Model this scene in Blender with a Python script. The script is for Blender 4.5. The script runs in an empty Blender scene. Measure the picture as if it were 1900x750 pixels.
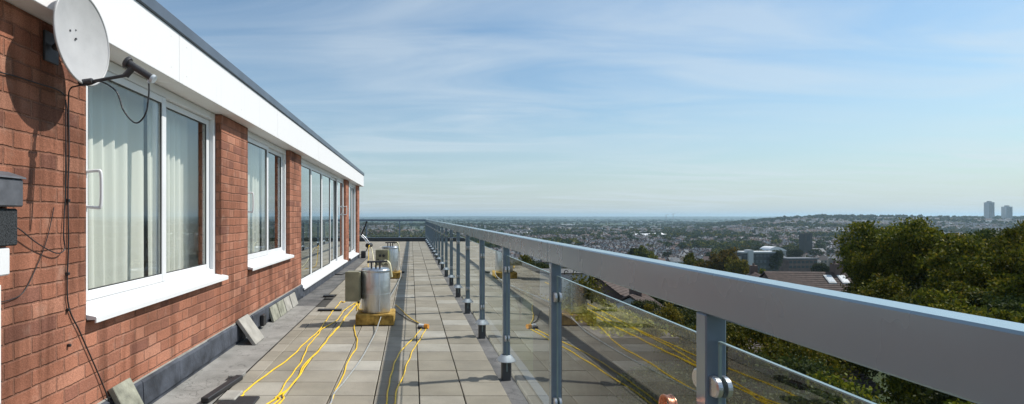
import bpy, math, random
import numpy as np
from mathutils import Vector, Matrix
random.seed(7); rng = np.random.default_rng(7)
D = bpy.data; S = bpy.context.scene; COL = S.collection
F, VX, VY, CH = 1016.0, 763.0, 402.0, 1.205      # focal in photo pixels, vanishing point, eye height

def at(px, py, Y):                               # photo pixel + real distance -> point in the place
    return Vector(((px-VX)/F*Y, Y, CH-(py-VY)/F*Y))
def gp(px, py, z=0.0):                           # photo pixel on the terrace floor
    Y = F*(CH-z)/(py-VY); return Vector(((px-VX)/F*Y, Y, z))
def sm(a, b, t):
    t = min(1, max(0, (t-a)/(b-a))); return t*t*(3-2*t)

# ------------------------------------------------------------------ materials
class NT:
    def __init__(s, name):
        s.m = D.materials.new(name); s.m.use_nodes = True; s.t = s.m.node_tree
        s.b = s.t.nodes['Principled BSDF']; s.out = s.t.nodes['Material Output']
    def n(s, typ, **k):
        x = s.t.nodes.new(typ)
        for a, v in k.items():
            if a[0] == '_': x.inputs[a[1:].replace('_', ' ')].default_value = v
            else: setattr(x, a, v)
        return x
    def l(s, a, b): s.t.links.new(a, b)
    def mixc(s, f, a, b, blend='MIX'):
        x = s.n('ShaderNodeMix', data_type='RGBA', blend_type=blend)
        for sock, v in ((x.inputs[0], f), (x.inputs[6], a), (x.inputs[7], b)):
            if hasattr(v, 'is_linked'): s.l(v, sock)
            else: sock.default_value = v if not isinstance(v, tuple) else (*v[:3], 1)
        return x.outputs[2]
    def ramp(s, f, stops):
        r = s.n('ShaderNodeValToRGB'); s.l(f, r.inputs[0]); e = r.color_ramp.elements
        while len(e) < len(stops): e.new(0.5)
        for q, (p, c) in zip(e, stops):
            q.position = p; q.color = (*c, 1) if isinstance(c, tuple) else (c, c, c, 1)
        return r.outputs[0]
    def noise(s, scale, detail=4, vec=None, rough=0.55):
        x = s.n('ShaderNodeTexNoise', _Scale=scale, _Detail=detail, _Roughness=rough)
        if vec is None: vec = s.pos()
        s.l(vec, x.inputs['Vector']); return x.outputs[0]
    def pos(s):
        if not hasattr(s, '_p'): s._p = s.n('ShaderNodeNewGeometry')
        return s._p.outputs['Position']
    def island(s): s.pos(); return s._p.outputs['Random Per Island']
    def obj(s):
        return s.n('ShaderNodeTexCoord').outputs['Object']
    def math(s, op, a, b=0.0, c=None):
        x = s.n('ShaderNodeMath', operation=op)
        for i, v in enumerate((a, b) if c is None else (a, b, c)):
            if hasattr(v, 'is_linked'): s.l(v, x.inputs[i])
            else: x.inputs[i].default_value = v
        return x.outputs[0]
    def bump(s, h, dist=0.002, strength=1.0, prev=None):
        x = s.n('ShaderNodeBump', _Strength=strength, _Distance=dist); s.l(h, x.inputs['Height'])
        if prev: s.l(prev, x.inputs['Normal'])
        s.l(x.outputs[0], s.b.inputs['Normal']); return x.outputs[0]
    def set(s, col=None, rough=None, metal=None, spec=None):
        for k, v in (('Base Color', col), ('Roughness', rough), ('Metallic', metal), ('Specular IOR Level', spec)):
            if v is None: continue
            if hasattr(v, 'is_linked'): s.l(v, s.b.inputs[k])
            else: s.b.inputs[k].default_value = (*v, 1) if isinstance(v, tuple) else v
        return s.m

def plain(name, c, rough=0.5, metal=0.0, spec=0.5, var=0.12, nscale=6, bump=0.0, bscale=60):
    t = NT(name)
    f = t.noise(nscale, 5)
    c2 = tuple(max(0, x*(1-var*2)) for x in c); c3 = tuple(min(1, x*(1+var)) for x in c)
    t.set(t.ramp(f, [(0.3, c2), (0.7, c3)]), None, metal, spec)
    r = t.math('MULTIPLY_ADD', t.noise(nscale*3, 3), 0.25, max(0.02, rough-0.12)); t.set(rough=r)
    if bump: t.bump(t.noise(bscale, 4), bump)
    return t.m

def m_brick():
    t = NT('red_brick')        # Flemish bond: header and stretcher alternate in every course
    p = t.n('ShaderNodeSeparateXYZ'); t.l(t.pos(), p.inputs[0])
    u = t.math('ADD', t.math('ADD', p.outputs[0], p.outputs[1]), t.math('MULTIPLY', t.noise(11, 3), 0.020))
    w = t.math('ADD', t.math('MULTIPLY_ADD', t.noise(8, 3), 0.016, p.outputs[2]), 5.022)
    row = t.math('FLOOR', t.math('DIVIDE', w, 0.075)); fv = t.math('SUBTRACT', w, t.math('MULTIPLY', row, 0.075))
    P = 0.3375
    uu = t.math('ADD', t.math('ADD', u, 20.0), t.math('MULTIPLY', t.math('MODULO', row, 2.0), P/2))
    cell = t.math('FLOOR', t.math('DIVIDE', uu, P)); ft = t.math('SUBTRACT', uu, t.math('MULTIPLY', cell, P))
    hd = t.math('GREATER_THAN', ft, 0.225)
    du = t.math('MINIMUM', t.math('MINIMUM', ft, t.math('SUBTRACT', P, ft)), t.math('ABSOLUTE', t.math('SUBTRACT', ft, 0.225)))
    dv = t.math('MINIMUM', fv, t.math('SUBTRACT', 0.075, fv))
    dd = t.math('MINIMUM', du, dv)
    dd = t.math('ADD', dd, t.math('MULTIPLY', t.math('SUBTRACT', t.noise(90, 3), 0.5), 0.006))
    mk = t.ramp(t.math('MULTIPLY', dd, 50.0), [(0.13, 0.0), (0.36, 1.0)])      # 0 in the joint, 1 on the brick
    cv = t.n('ShaderNodeCombineXYZ'); t.l(t.math('ADD', t.math('MULTIPLY', cell, 2.0), hd), cv.inputs[0]); t.l(row, cv.inputs[1])
    wn = t.n('ShaderNodeTexWhiteNoise', noise_dimensions='2D'); t.l(cv.outputs[0], wn.inputs['Vector'])
    bc = t.ramp(wn.outputs[0], [(0.0, (0.26, 0.118, 0.086)), (0.15, (0.33, 0.145, 0.095)), (0.5, (0.385, 0.165, 0.105)), (0.8, (0.43, 0.19, 0.122)), (1.0, (0.48, 0.235, 0.16))])
    col = t.mixc(mk, (0.33, 0.163, 0.112), bc)
    col = t.mixc(1.0, col, t.ramp(t.noise(200, 4), [(0.33, 0.66), (0.55, 1.0), (0.72, 1.3)]), 'MULTIPLY')
    col = t.mixc(1.0, col, t.ramp(t.noise(1.6, 6), [(0.32, (0.66, 0.64, 0.62)), (0.60, (1.08, 1.05, 1.03))]), 'MULTIPLY')
    col = t.mixc(t.ramp(t.noise(9, 6), [(0.58, 0.0), (0.80, 0.5)]), col, (0.46, 0.31, 0.24))
    mpp = t.n('ShaderNodeMapping'); t.l(t.pos(), mpp.inputs[0]); mpp.inputs['Scale'].default_value = (5, 5, .45)
    col = t.mixc(1.0, col, t.ramp(t.noise(1.6, 5, mpp.outputs[0]), [(0.36, (0.62, 0.60, 0.58)), (0.52, (1, 1, 1))]), 'MULTIPLY')
    t.set(col, 0.92, 0, 0.2)
    h = t.math('ADD', t.math('MULTIPLY', t.noise(60, 6), 0.5), t.math('MULTIPLY', mk, 0.9))
    t.bump(h, 0.006)
    return t.m

def m_tile():
    t = NT('concrete_tile')
    base = t.ramp(t.island(), [(0, (0.25, 0.225, 0.178)), (0.35, (0.28, 0.252, 0.202)), (0.7, (0.30, 0.272, 0.222)), (0.93, (0.325, 0.30, 0.252)), (1, (0.38, 0.36, 0.315))])
    a = t.ramp(t.noise(3.0, 6), [(0.3, 0.80), (0.65, 1.08)])
    col = t.mixc(1, base, a, 'MULTIPLY')
    s2 = t.ramp(t.noise(260, 2), [(0.3, 0.86), (0.7, 1.1)])
    col = t.mixc(1, col, s2, 'MULTIPLY')
    col = t.mixc(t.ramp(t.noise(1.3, 7, rough=.7), [(0.54, 0.0), (0.64, 0.35)]), col, (0.17, 0.16, 0.14)); li = t.ramp(t.noise(26, 5), [(0.62, 0.0), (0.74, 0.55)])
    col = t.mixc(li, col, (0.24, 0.23, 0.19))
    t.set(col, 0.82, 0, 0.3); t.bump(t.noise(140, 4), 0.0018)
    return t.m

def m_felt(name, c, c2, sc=4):
    t = NT(name)
    col = t.ramp(t.noise(sc, 7), [(0.35, c), (0.65, c2)])
    col = t.mixc(1, col, t.ramp(t.noise(300, 2), [(0.3, 0.75), (0.7, 1.15)]), 'MULTIPLY')
    v = t.n('ShaderNodeTexVoronoi', feature='DISTANCE_TO_EDGE', _Scale=2.2)
    dn = t.n('ShaderNodeVectorMath', operation='ADD'); t.l(t.pos(), dn.inputs[0])
    nn = t.n('ShaderNodeTexNoise', _Scale=3.0, _Detail=4.0); t.l(t.pos(), nn.inputs['Vector']); t.l(nn.outputs['Color'], dn.inputs[1])
    t.l(dn.outputs[0], v.inputs['Vector'])
    crack = t.ramp(v.outputs[0], [(0.0, 0.6), (0.02, 1.0)])
    col = t.mixc(1, col, crack, 'MULTIPLY')
    t.set(col, 0.85, 0, 0.3); t.bump(t.noise(120, 4), 0.002)
    return t.m

def m_glass(name, tint, boost=1.75, rough=0.0):
    t = NT(name); t.t.nodes.remove(t.b)
    tr = t.n('ShaderNodeBsdfTransparent'); tr.inputs[0].default_value = (*tint, 1)
    gl = t.n('ShaderNodeBsdfGlossy', _Roughness=rough); gl.inputs[0].default_value = (0.93, 0.97, 0.97, 1)
    fr = t.n('ShaderNodeFresnel', _IOR=1.5)
    # same reflectance from both sides of the thin pane
    g = t.n('ShaderNodeNewGeometry')
    ior = t.math('MULTIPLY_ADD', g.outputs['Backfacing'], 1/1.5-1.5, 1.5); t.l(ior, fr.inputs['IOR'])
    f = t.math('MINIMUM', t.math('MULTIPLY', fr.outputs[0], boost), 1.0)
    fl = t.n('ShaderNodeLayerWeight', _Blend=0.5)   # Schlick-like from facing, symmetric for front and back
    face = t.math('POWER', fl.outputs['Facing'], 5.0)
    sch = t.math('MULTIPLY_ADD', face, 0.96, 0.04)
    f = t.math('MINIMUM', t.math('MULTIPLY', sch, boost), 0.97)
    mx = t.n('ShaderNodeMixShader'); t.l(f, mx.inputs[0]); t.l(tr.outputs[0], mx.inputs[1]); t.l(gl.outputs[0], mx.inputs[2])
    t.l(mx.outputs[0], t.out.inputs['Surface'])
    return t.m

def m_leaf(name, stops, trans=0.28):
    t = NT(name)
    oi = t.n('ShaderNodeObjectInfo')
    col = t.ramp(t.island(), stops)
    hv = t.n('ShaderNodeHueSaturation'); t.l(col, hv.inputs['Color'])
    t.l(t.math('MULTIPLY_ADD', oi.outputs['Random'], 0.03, 0.49), hv.inputs['Hue'])
    t.l(t.math('MULTIPLY_ADD', oi.outputs['Random'], 0.5, 0.75), hv.inputs['Value'])
    t.set(hv.outputs[0], 0.65, 0, 0.12)
    tl = t.n('ShaderNodeBsdfTranslucent'); t.l(hv.outputs[0], tl.inputs[0])
    mx = t.n('ShaderNodeMixShader', ); mx.inputs[0].default_value = trans
    t.l(t.b.outputs[0], mx.inputs[1]); t.l(tl.outputs[0], mx.inputs[2]); t.l(mx.outputs[0], t.out.inputs['Surface'])
    return t.m

def m_terrain():
    t = NT('far_ground')
    a = t.noise(0.012, 8, rough=0.65); b = t.noise(0.06, 6, rough=0.7)
    col = t.ramp(b, [(0.40, (0.022, 0.034, 0.014)), (0.54, (0.045, 0.058, 0.022)), (0.64, (0.09, 0.09, 0.075)), (0.75, (0.16, 0.155, 0.14))])
    col2 = t.ramp(a, [(0.45, (0.03, 0.045, 0.02)), (0.55, (0.075, 0.09, 0.035)), (0.68, (0.13, 0.13, 0.07))])
    col = t.mixc(t.ramp(t.noise(0.004, 4), [(0.45, 0.25), (0.6, 0.8)]), col, col2)
    t.set(col, 0.95, 0, 0.1)
    return t.m

M = {}
M['brick'] = m_brick(); M['tile'] = m_tile()
M['felt'] = m_felt('pale_roof_felt', (0.22, 0.215, 0.20), (0.32, 0.31, 0.29))
M['felt_dark'] = m_felt('dark_roof_felt', (0.085, 0.085, 0.085), (0.17, 0.165, 0.16))
M['bed'] = plain('dark_joint_grit', (0.05, 0.047, 0.042), 0.95, bump=0.003)
M['flash'] = plain('slate_grey_flashing', (0.062, 0.070, 0.088), 0.7, 0.0, 0.35, 0.3, 7, 0.004, 30)
M['upvc'] = plain('white_window_frame', (0.72, 0.73, 0.74), 0.35, 0, 0.5, 0.03, 4)
M['fascia'] = plain('white_fascia_board', (0.70, 0.70, 0.70), 0.45, 0, 0.4, 0.03, 2)
def _fas(name, c):
    t = NT(name); mpp = t.n('ShaderNodeMapping'); t.l(t.pos(), mpp.inputs[0]); mpp.inputs['Scale'].default_value = (7, 7, .8)
    col = t.mixc(t.ramp(t.noise(2.2, 6, mpp.outputs[0]), [(0.56, 0.0), (0.80, 0.14)]), c, (0.42, 0.41, 0.37))
    t.set(col, 0.45, 0, 0.4); t.bump(t.noise(1.8, 2), 0.003); return t.m
M['fascia'] = _fas('white_fascia_board_weathered', (0.78, 0.77, 0.77)); M['sill'] = _fas('white_sill_weathered', (0.72, 0.73, 0.74))
M['trim'] = plain('grey_roof_trim', (0.10, 0.125, 0.16), 0.4, 0.1, 0.5, 0.1, 3)
M['glass_w'] = m_glass('window_glass', (0.97, 0.99, 0.98), 2.0)
M['glass_r'] = m_glass('balustrade_glass', (0.97, 0.985, 0.975), 1.75)
M['glass_edge'] = plain('glass_edge_green', (0.20, 0.28, 0.29), 0.15, 0, 0.8, 0.1)
M['gasket'] = plain('black_gasket', (0.02, 0.02, 0.02), 0.6)
def m_curtain(name, c):
    t = NT(name); t.set(c, 0.9, 0, 0.1)
    tl = t.n('ShaderNodeBsdfTranslucent'); tl.inputs[0].default_value = (*c, 1)
    mx = t.n('ShaderNodeMixShader'); mx.inputs[0].default_value = 0.35
    t.l(t.b.outputs[0], mx.inputs[1]); t.l(tl.outputs[0], mx.inputs[2]); t.l(mx.outputs[0], t.out.inputs['Surface'])
    return t.m
M['curtain'] = m_curtain('cream_curtain', (0.93, 0.94, 0.86))
M['curtain_b'] = m_curtain('brown_curtain', (0.30, 0.27, 0.21))
M['blind'] = m_curtain('grey_blind', (0.40, 0.41, 0.41))
M['room'] = plain('room_plaster', (0.22, 0.21, 0.19), 0.9)
def m_rail():
    t = NT('grey_rail_paint')
    col = t.ramp(t.noise(5, 6), [(0.3, (0.15, 0.235, 0.29)), (0.7, (0.165, 0.25, 0.305))])
    sc = t.ramp(t.noise(90, 5), [(0.70, 0.0), (0.78, 0.15)])
    t.set(col, None, 0.1, 0.7); t.set(rough=t.ramp(t.noise(4, 3), [(0.3, 0.24), (0.7, 0.32)]))
    t.b.inputs['Coat Weight'].default_value = 0.8; t.b.inputs['Coat Roughness'].default_value = 0.2
    return t.m
M['rail'] = m_rail()
M['post'] = plain('blue_grey_post_paint', (0.15, 0.21, 0.28), 0.38, 0.2, 0.5, 0.08, 8)
M['steel'] = plain('brushed_steel', (0.55, 0.57, 0.60), 0.3, 0.9, 0.5, 0.08, 20)
M['zinc'] = plain('dull_zinc', (0.60, 0.66, 0.70), 0.5, 0.1, 0.5, 0.12, 20)
M['rubber'] = plain('black_rubber', (0.022, 0.022, 0.024), 0.55)
M['sleeve'] = plain('dark_post_sleeve', (0.05, 0.055, 0.06), 0.5)
M['alu'] = NT('aluminium_jacket')
def _alu(t):
    p = t.n('ShaderNodeMapping'); t.l(t.obj(), p.inputs[0]); p.inputs['Scale'].default_value = (6, 6, 1.2)
    col = t.ramp(t.noise(3, 5, p.outputs[0]), [(0.3, (0.42, 0.43, 0.44)), (0.7, (0.66, 0.67, 0.68))])
    rust = t.ramp(t.noise(7, 6, t.obj()), [(0.60, 0.0), (0.72, 0.5)])
    col = t.mixc(rust, col, (0.30, 0.20, 0.12))
    t.set(col, 0.36, 0.85); t.bump(t.noise(9, 3, t.obj()), 0.006); return t.m
M['alu'] = _alu(M['alu'])
M['olive'] = plain('olive_grey_box_paint', (0.25, 0.235, 0.155), 0.5, 0.1, 0.5, 0.15, 9)
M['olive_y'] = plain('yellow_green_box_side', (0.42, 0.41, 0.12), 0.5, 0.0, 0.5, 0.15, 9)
M['foam'] = plain('stained_yellow_foam', (0.42, 0.27, 0.07), 0.85, 0, 0.2, 0.35, 14, 0.006, 40)
M['yellow'] = plain('yellow_cable_sheath', (0.90, 0.58, 0.02), 0.4, 0, 0.5, 0.12, 20)
M['orange'] = plain('orange_cable_sheath', (0.80, 0.33, 0.04), 0.4, 0, 0.5, 0.1, 20)
M['cream'] = plain('cream_pipe_insulation', (0.72, 0.67, 0.45), 0.6)
M['hose'] = plain('milky_clear_hose', (0.36, 0.37, 0.36), 0.25, 0, 0.7, 0.15, 30)
M['black'] = plain('black_cable', (0.018, 0.018, 0.02), 0.45)
M['dish'] = plain('dish_grey_paint', (0.46, 0.455, 0.455), 0.45, 0, 0.5, 0.06, 9)
M['dishb'] = plain('dark_dish_metal', (0.055, 0.055, 0.06), 0.5, 0.3)
M['boxgrey'] = plain('charcoal_plastic', (0.10, 0.105, 0.12), 0.6, 0, 0.4, 0.15, 20)
M['pad'] = plain('speckled_black_felt', (0.045, 0.05, 0.055), 0.95, 0, 0.3, 0.5, 240, 0.004, 160)
M['slab'] = plain('concrete_slab', (0.36, 0.345, 0.31), 0.85, 0, 0.3, 0.15, 8, 0.002, 120)
M['slab_m'] = plain('mossy_concrete_slab', (0.30, 0.30, 0.24), 0.85, 0, 0.3, 0.25, 9, 0.003, 80)
M['copper'] = plain('copper', (0.72, 0.34, 0.22), 0.28, 0.9, 0.5, 0.15, 20)
M['bark'] = plain('bark', (0.09, 0.07, 0.05), 0.9, 0, 0.2, 0.3, 5, 0.02, 10)
M['leaf_g'] = m_leaf('green_leaves', [(0, (0.03, 0.042, 0.005)), (0.45, (0.085, 0.095, 0.009)), (0.85, (0.17, 0.165, 0.014)), (1, (0.24, 0.17, 0.02))])
M['leaf_o'] = m_leaf('autumn_leaves', [(0, (0.05, 0.048, 0.008)), (0.45, (0.12, 0.10, 0.014)), (0.85, (0.20, 0.15, 0.02)), (1, (0.27, 0.15, 0.02))])
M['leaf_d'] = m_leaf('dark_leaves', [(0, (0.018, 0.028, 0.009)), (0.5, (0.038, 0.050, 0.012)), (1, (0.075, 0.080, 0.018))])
M['moss'] = m_leaf('yellow_green_leaves', [(0, (0.14, 0.15, 0.02)), (0.5, (0.28, 0.28, 0.04)), (1, (0.42, 0.36, 0.07))])
M['ground'] = m_terrain()
M['render'] = plain('pale_render', (0.45, 0.48, 0.50), 0.8)
M['w_brick'] = plain('town_red_brick', (0.15, 0.10, 0.085), 0.9, var=0.2, nscale=0.5)
M['w_buff'] = plain('town_buff_wall', (0.30, 0.27, 0.23), 0.9, var=0.15, nscale=0.5)
M['w_white'] = plain('town_white_wall', (0.68, 0.67, 0.64), 0.8, var=0.1, nscale=0.5)
M['r_brown'] = plain('town_brown_tile', (0.075, 0.060, 0.055), 0.85, var=0.2, nscale=0.6)
M['r_grey'] = plain('town_slate', (0.095, 0.105, 0.12), 0.7, var=0.2, nscale=0.6)
M['r_red'] = plain('town_red_tile', (0.13, 0.08, 0.065), 0.85, var=0.2, nscale=0.6)
M['t_win'] = plain('dark_town_window', (0.05, 0.06, 0.07), 0.15, 0, 0.8)
M['tower'] = plain('tower_block_cladding', (0.52, 0.54, 0.55), 0.7)
M['conc'] = plain('town_concrete', (0.36, 0.36, 0.35), 0.8, var=0.15, nscale=0.3)
M['stone'] = plain('dark_church_stone', (0.07, 0.065, 0.06), 0.9)
M['whiteroof'] = plain('white_membrane_roof', (0.80, 0.80, 0.80), 0.5)

# ------------------------------------------------------------------ mesh builder
class MB:
    def __init__(s): s.v = []; s.f = []; s.mi = []; s.sm = []
    def add(s, vs, fs, mi=0, smooth=False):
        o = len(s.v); s.v += [tuple(v) for v in vs]; s.f += [tuple(i+o for i in f) for f in fs]
        s.mi += [mi]*len(fs); s.sm += [smooth]*len(fs); return s
    def box(s, a, b, mi=0, fn=None, bev=0.0):
        x0, y0, z0 = a; x1, y1, z1 = b
        if bev:
            e = min(bev, abs(x1-x0)/3, abs(y1-y0)/3, abs(z1-z0)/3)
            vs = []
            for i, x in enumerate((x0, x1)):
                for j, y in enumerate((y0, y1)):
                    for k, z in enumerate((z0, z1)):
                        sx, sy, sz = (e if i == 0 else -e), (e if j == 0 else -e), (e if k == 0 else -e)
                        vs += [(x, y+sy, z+sz), (x+sx, y, z+sz), (x+sx, y+sy, z)]
            def ix(i, j, k, a): return ((i*2+j)*2+k)*3+a
            fs = []
            for i in (0, 1): fs.append([ix(i, 0, 0, 0), ix(i, 1, 0, 0), ix(i, 1, 1, 0), ix(i, 0, 1, 0)][::(1 if i else -1)])
            for j in (0, 1): fs.append([ix(0, j, 0, 1), ix(1, j, 0, 1), ix(1, j, 1, 1), ix(0, j, 1, 1)][::(-1 if j else 1)])
            for k in (0, 1): fs.append([ix(0, 0, k, 2), ix(1, 0, k, 2), ix(1, 1, k, 2), ix(0, 1, k, 2)][::(1 if k else -1)])
            for i in (0, 1):
                for j in (0, 1): fs.append([ix(i, j, 0, 0), ix(i, j, 1, 0), ix(i, j, 1, 1), ix(i, j, 0, 1)][::(1 if i == j else -1)])
            for i in (0, 1):
                for k in (0, 1): fs.append([ix(i, 0, k, 0), ix(i, 1, k, 0), ix(i, 1, k, 2), ix(i, 0, k, 2)][::(-1 if i == k else 1)])
            for j in (0, 1):
                for k in (0, 1): fs.append([ix(0, j, k, 1), ix(1, j, k, 1), ix(1, j, k, 2), ix(0, j, k, 2)][::(1 if j == k else -1)])
            for i in (0, 1):
                for j in (0, 1):
                    for k in (0, 1): fs.append([ix(i, j, k, 0), ix(i, j, k, 1), ix(i, j, k, 2)][::(1 if (i+j+k) % 2 else -1)])
        else:
            vs = [(x, y, z) for x in (x0, x1) for y in (y0, y1) for z in (z0, z1)]
            fs = [(0, 1, 3, 2), (4, 6, 7, 5), (0, 4, 5, 1), (2, 3, 7, 6), (0, 2, 6, 4), (1, 5, 7, 3)]
        if fn: vs = [fn(*v) for v in vs]
        return s.add(vs, fs, mi)
    def tube(s, pts, r, seg=8, mi=0, cap=True, rad=None):
        pts = [Vector(p) for p in pts]; vs = []; fs = []; up = None
        for i, p in enumerate(pts):
            d = (pts[min(i+1, len(pts)-1)]-pts[max(i-1, 0)])
            d = d.normalized() if d.length > 1e-9 else Vector((0, 0, 1))
            if up is None: up = Vector((0, 0, 1)) if abs(d.z) < .9 else Vector((1, 0, 0))
            a = d.cross(up); a = a.normalized() if a.length > 1e-6 else Vector((1, 0, 0)); b = a.cross(d).normalized(); up = b
            rr = rad[i] if rad else r
            for k in range(seg):
                t = 2*math.pi*k/seg; vs.append(p+a*math.cos(t)*rr+b*math.sin(t)*rr)
        for i in range(len(pts)-1):
            for k in range(seg):
                k2 = (k+1) % seg; fs.append((i*seg+k, i*seg+k2, (i+1)*seg+k2, (i+1)*seg+k))
        s.add(vs, fs, mi, True)
        if cap:
            n = len(pts)
            s.add([vs[k] for k in range(seg)], [tuple(range(seg))[::-1]], mi)
            s.add([vs[(n-1)*seg+k] for k in range(seg)], [tuple(range(seg))], mi)
        return s
    def lathe(s, prof, c=(0, 0, 0), seg=32, mi=0, smooth=True):
        vs = []; fs = []
        for r, z in prof:
            for k in range(seg):
                t = 2*math.pi*k/seg; vs.append((c[0]+r*math.cos(t), c[1]+r*math.sin(t), c[2]+z))
        for i in range(len(prof)-1):
            for k in range(seg):
                k2 = (k+1) % seg; fs.append((i*seg+k, i*seg+k2, (i+1)*seg+k2, (i+1)*seg+k))
        return s.add(vs, fs, mi, smooth)
    def prism(s, poly, y0, y1, mi=0, fn=None):
        n = len(poly); vs = [(x, y0, z) for x, z in poly]+[(x, y1, z) for x, z in poly]
        fs = [tuple(range(n)), tuple(range(2*n-1, n-1, -1))]+[(i, i+n, (i+1) % n+n, (i+1) % n) for i in range(n)]
        if fn: vs = [fn(*v) for v in vs]
        return s.add(vs, fs, mi)
    def mesh(s, name, mats, off=Vector((0, 0, 0))):
        me = D.meshes.new(name); me.from_pydata([(v[0]-off[0], v[1]-off[1], v[2]-off[2]) for v in s.v], [], s.f)
        for m in (mats if isinstance(mats, (list, tuple)) else [mats]): me.materials.append(m)
        me.polygons.foreach_set('material_index', s.mi); me.polygons.foreach_set('use_smooth', s.sm); me.update()
        return me
    def build(s, name, mats, parent=None):
        off = Vector((0, 0, 0)); p = parent
        while p: off += p.location; p = p.parent
        o = D.objects.new(name, s.mesh(name, mats, off)); COL.objects.link(o); o.parent = parent
        return o

def tag(o, label=None, cat=None, group=None, kind=None):
    if label: o['label'] = label
    if cat: o['category'] = cat
    if group: o['group'] = group
    if kind: o['kind'] = kind
    return o
def thing(name, label, cat, loc=(0, 0, 0), group=None):
    o = D.objects.new(name, None); COL.objects.link(o); o.location = loc; o.empty_display_size = 0.1
    return tag(o, label, cat, group)
def structure(o): o['kind'] = 'structure'; return o
def copy_tree(o, parent=None):
    c = o.copy(); COL.objects.link(c); c.parent = parent
    for ch in list(o.children): copy_tree(ch, c)
    return c
def smooth_path(pts, n=8):
    P = [Vector(p) for p in pts]; out = []
    for i in range(len(P)-1):
        p0, p1, p2, p3 = P[max(i-1, 0)], P[i], P[i+1], P[min(i+2, len(P)-1)]
        for k in range(n):
            t = k/n; out.append(0.5*((2*p1)+(p2-p0)*t+(2*p0-5*p1+4*p2-p3)*t*t+(3*p1-p0-3*p2+p3)*t**3))
    out.append(P[-1]); return out

# ------------------------------------------------------------------ terrain
def hgt(x, y):
    r = math.hypot(x, y); a = x/y if y > 1 else (9 if x > 0 else -9)
    z = -14-28*sm(15, 430, r)
    if y > 1:
        ra = sm(.50, .74, a)*(1-sm(2.2, 4, a))
        z += ra*31*sm(900, 1900, y)*(1-sm(2300, 3600, y))
        z += 3*math.sin(x/210+1)*math.sin(y/260)*sm(500, 1200, y)*(1-sm(4000, 6000, y))
    z += (43+9*math.sin(x/2600+.7)+5*math.sin(x/900))*sm(6500, 14500, r)
    return z
mb = MB(); NR, NA = 130, 300
for i in range(NR):
    r = 3*(17500/3)**(i/(NR-1))
    for j in range(NA):
        t = 2*math.pi*j/NA; x, y = r*math.sin(t), r*math.cos(t); mb.v.append((x, y, hgt(x, y)))
for i in range(NR-1):
    for j in range(NA):
        j2 = (j+1) % NA; mb.f.append((i*NA+j, i*NA+j2, (i+1)*NA+j2, (i+1)*NA+j)); mb.mi.append(0); mb.sm.append(True)
mb.add([mb.v[j] for j in range(NA)], [tuple(range(NA))])
for q in range(len(mb.f)): mb.f[q] = mb.f[q][::-1]
structure(mb.build('ground', M['ground']))

# ------------------------------------------------------------------ terrace floor
YE = 26.6
mb = MB(); mb.box((-1.74, -3, -.30), (.86, YE+.1, -.036)); mb.box((-6.4, 16.42, -.30), (-1.742, YE+.1, -.036))
structure(mb.build('terrace_deck', M['bed']))
mb = MB()
skip = set()
for yy, cols in ((6.9, (5,)), (7.9, (5, 6))): pass
r0 = 3.686-.3*20
for i in range(105):
    y = r0+.3*i
    if y > YE-.35: break
    cols = [.653-.3*k for k in range(1, 7)]
    for k, x in enumerate(cols+[-1.275]):
        w = .3 if k < 6 else .128
        jz = random.uniform(-.0015, .0015); g = .0035
        if k == 6 and 7.0 < y < 8.2: continue
        ex = random.uniform(-.001, .001)
        z1 = jz
        mb.box((x+g+ex, y+g, -.035), (x+w-g+ex, y+.3-g, z1), bev=.004)
    if y > 16.5:
        for k in range(16):
            x = -1.575-.3*k; jz = random.uniform(-.001, .001)
            mb.box((x+.004, y+.004, -.035), (x+.296, y+.296, jz), bev=.004)
structure(mb.build('terrace_paving', M['tile']))
X0, SL = -1.708, .0098
def bw(d, s, z): return (X0+d+SL*s, s-SL*d, z)
mb = MB()
n = 60
for i in range(n):      # pale felt strip at the foot of the wall, slightly dished
    s0, s1 = -3+10.4*i/n, -3+10.4*(i+1)/n
    prof = [(-1.72, .012), (-1.6, -.002), (-1.45, -.008), (-1.285, -.004)]
    for (xa, za), (xb, zb) in zip(prof, prof[1:]):
        mb.add([(xa, s0, za), (xb, s0, zb), (xb, s1, zb), (xa, s1, za)], [(0, 1, 2, 3)])
structure(mb.build('roof_felt_strip', M['felt']))
mb = MB()
for i in range(40):
    s0, s1 = 7.4+.23*i, 7.4+.23*(i+1)
    for (xa, za), (xb, zb) in zip(prof, prof[1:]):
        mb.add([(xa, s0, za), (xb, s0, zb), (xb, s1, zb), (xa, s1, za)], [(0, 1, 2, 3)])
structure(mb.build('dark_roof_felt', M['felt_dark']))
mb = MB()
mb.box((.660, -3, -.034), (.86, YE, -.022))
structure(mb.build('gutter_felt', M['felt_dark']))
# body of the block below the terrace
blk = thing('apartment_block', 'red brick block whose flat roof carries the terrace', 'building', (0, 10, -14))
mb = MB(); mb.box((-14, -6, -15), (.90, YE+.32, -.31)); mb.build('wall', M['brick'], blk)
mb = MB(); mb.box((.862, -3, -.34), (.93, YE+.36, -.012)); mb.build('roof_edge', M['trim'], blk)
# end upstand
ups = thing('end_upstand', 'low dark felt-covered upstand across the far end of the terrace', 'parapet', (-1, YE, 0))
mb = MB(); mb.box((-6.4, YE, -.03), (.86, YE+.22, .15), bev=.01); mb.build('kerb', M['sleeve'], ups)
mb = MB(); mb.box((-6.41, YE-.02, .152), (.87, YE+.24, .185), bev=.006); mb.build('capping', M['trim'], ups)

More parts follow.
